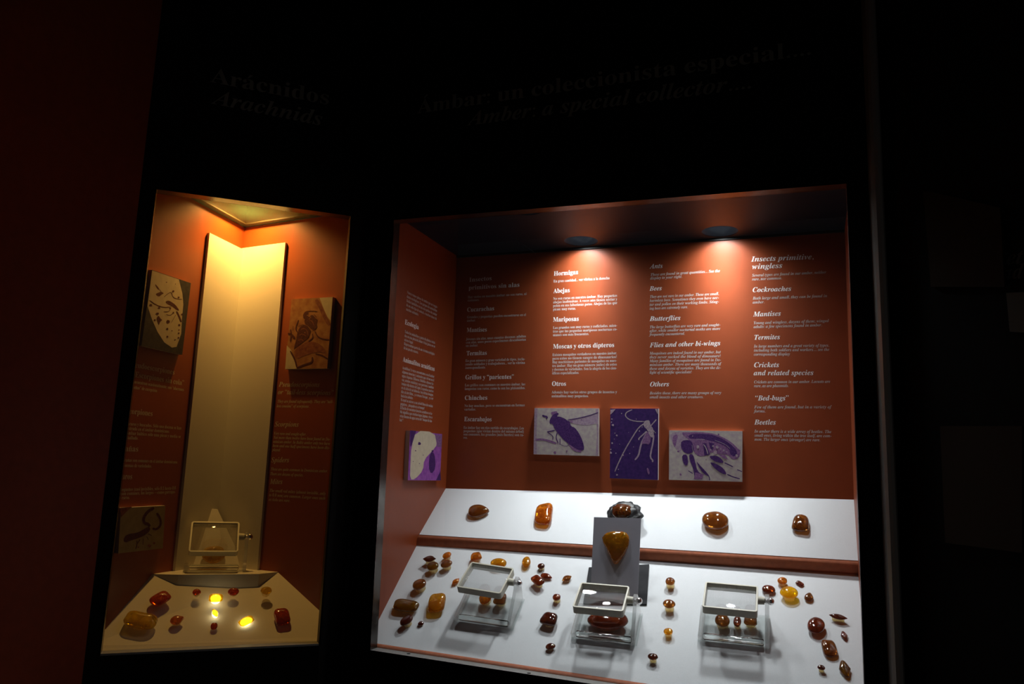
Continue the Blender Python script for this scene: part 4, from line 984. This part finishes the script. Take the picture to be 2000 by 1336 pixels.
# ------------------------------------------------------------------ contents of the corner case
SLP = (LA, (LB-LA).normalized(), sN.cross((LB-LA).normalized()).normalized(), sN)
for (x, y, w_, h_, a, k, c, m, lb, gl) in [
 (275, 1212, 60, 36, -17, 'bar', 'gold', .007, 'long golden amber on a pale mount, front left of the cream plinth', 0),
 (313, 1170, 38, 27, 38, 'bar', 'scarlet', .005, 'red-orange oval amber at the left of the cream plinth', 0),
 (346, 1211, 26, 20, 25, 'tear', 'orange', .005, 'small orange drop of amber on the cream plinth', 0),
 (384, 1157, 16, 15, 0, 'oval', 'scarlet', .005, 'small bright red amber under the pedestal edge', 0),
 (421.5, 1168, 26, 19, 0, 'bar', 'glow', .007, 'glowing yellow amber slab with an insect, centre of the cream plinth', 1),
 (420, 1197, 11, 20, 25, 'leaf', 'glow', .007, 'tiny glowing yellow amber with white mount, below the glowing slab', 1),
 (418, 1223, 13, 17, -8, 'oval', 'scarlet', .002, 'tiny dark red amber in front of the glowing yellow stones', 0),
 (456, 1156, 21, 18, 0, 'oval', 'scarlet', .004, 'dark ruby amber below the pedestal, right of the glowing slab', 0),
 (481, 1213, 30, 17, 30, 'bar', 'glow', .003, 'slanting lemon-yellow amber bar on the cream plinth', 1),
 (520, 1154, 21, 18, 0, 'oval', 'gold', .009, 'round orange amber on a white mount at the rear right of the plinth', 0),
 (551, 1205, 29, 40, 8, 'bar', 'scarlet', .002, 'large brick-red amber at the front right of the cream plinth', 0)]:
    amber(SLP, (x, y), w_, h_, a, k, c, m, lb, GC, glow=bool(gl))
# triangular easel board behind the magnifier
zb = zp+.0005
em_ = hit((420, 1109.5), V((0, 0, zb)), ZU)+V((0, 0, .0045)); ex = ld.copy(); hwid = 0.067
e0_, e1_ = em_-ex*hwid, em_+ex*hwid
apex = hit((418, 994), C0-ln*.034, ln)
au = apex-em_; tn = ex.cross(au).normalized()
if tn.z < 0: tn = -tn
tri = [e0_, e1_, apex+ex*.008, apex-ex*.008]
root = tag(empty('triangular_riser', Matrix.Translation(em_)), 'cream triangular board sloping up into the corner behind the magnifier', 'riser')
bpy.context.view_layer.update()
ob = slab('board', tri, -tn*0.004, CREAM); kid(ob, root)
inner = [e0_.lerp(apex, .0)+ex*.016+au*.03, e1_-ex*.016+au*.03, apex+ex*.0045-au*.10, apex-ex*.0045-au*.10]
kid(slab('raised_face', [p+tn*0.0015 for p in inner], -tn*0.0015, CREAM), root)
# magnifier on the pedestal
mb_ = hit((417, 1118), V((0, 0, zb)), ZU); mw = hit((482, 1113), V((0, 0, zb)), ZU)-hit((353, 1113), V((0, 0, zb)), ZU)
mx_ = ld.copy(); my_ = ln.copy()
BWc = .132
m4 = frame4(mb_+my_*0.026, mx_, my_, ZU)
lc = hit((419, 1052), mb_+my_*0.020, my_)
lc_l = m4.inverted() @ lc
magnifier(m4, lens_off(lc_l.x, lc_l.y, lc_l.z, 48), 'rectangular magnifier in the corner case, on the cream pedestal', BW=BWc, BD=.05)
amber((em_, ex, (au).normalized(), tn), (417, 1083), 44, 34, 0, 'oval', 'gold', .004, 'orange amber on the triangular riser under the corner-case magnifier', GC)

# ------------------------------------------------------------------ dim panel on the right-hand wall
wn = V((math.sin(math.radians(-40)), -math.cos(math.radians(-40)), 0))
wp = (e0, -wn)
def onW(px, lift): return hit(px, e0+wn*lift, wn)
for qs, lb in ((((1803, 372), (1953, 405), (1962, 560), (1818, 560)), 'barely visible dark brown poster on the unlit right-hand wall, beside the handwriting'),
               (((1836, 832), (1996, 832), (1996, 1080), (1846, 1060)), 'barely visible dark brown poster low on the unlit right-hand wall')):
    tag(slab('wall_poster', [onW(q, .006) for q in qs], -wn*.0055, pmat('dim_brown_print', (0.05, 0.028, 0.012), .7)), lb, 'poster', 'posters on the unlit right-hand wall')
cdp = tag(slab('paper_card', [onW(q, .006) for q in ((1965, 572), (2060, 568), (2060, 652), (1972, 648))], -wn*.005, pmat('dim_grey_card', (0.20, 0.20, 0.18), .7)), 'dim grey paper card at the edge of the unlit right-hand wall', 'card')
heading(wall_right, (e0, -wn), 'et', True, (1966, 517), (1998, 514), .035, pmat('dim_grey_script', (0.14, 0.14, 0.13), .7), 'lettering')
heading(wall_right, (e0, -wn), 'ad', True, (1958, 546), (1998, 543), .035, MATS['dim_grey_script'], 'lettering')
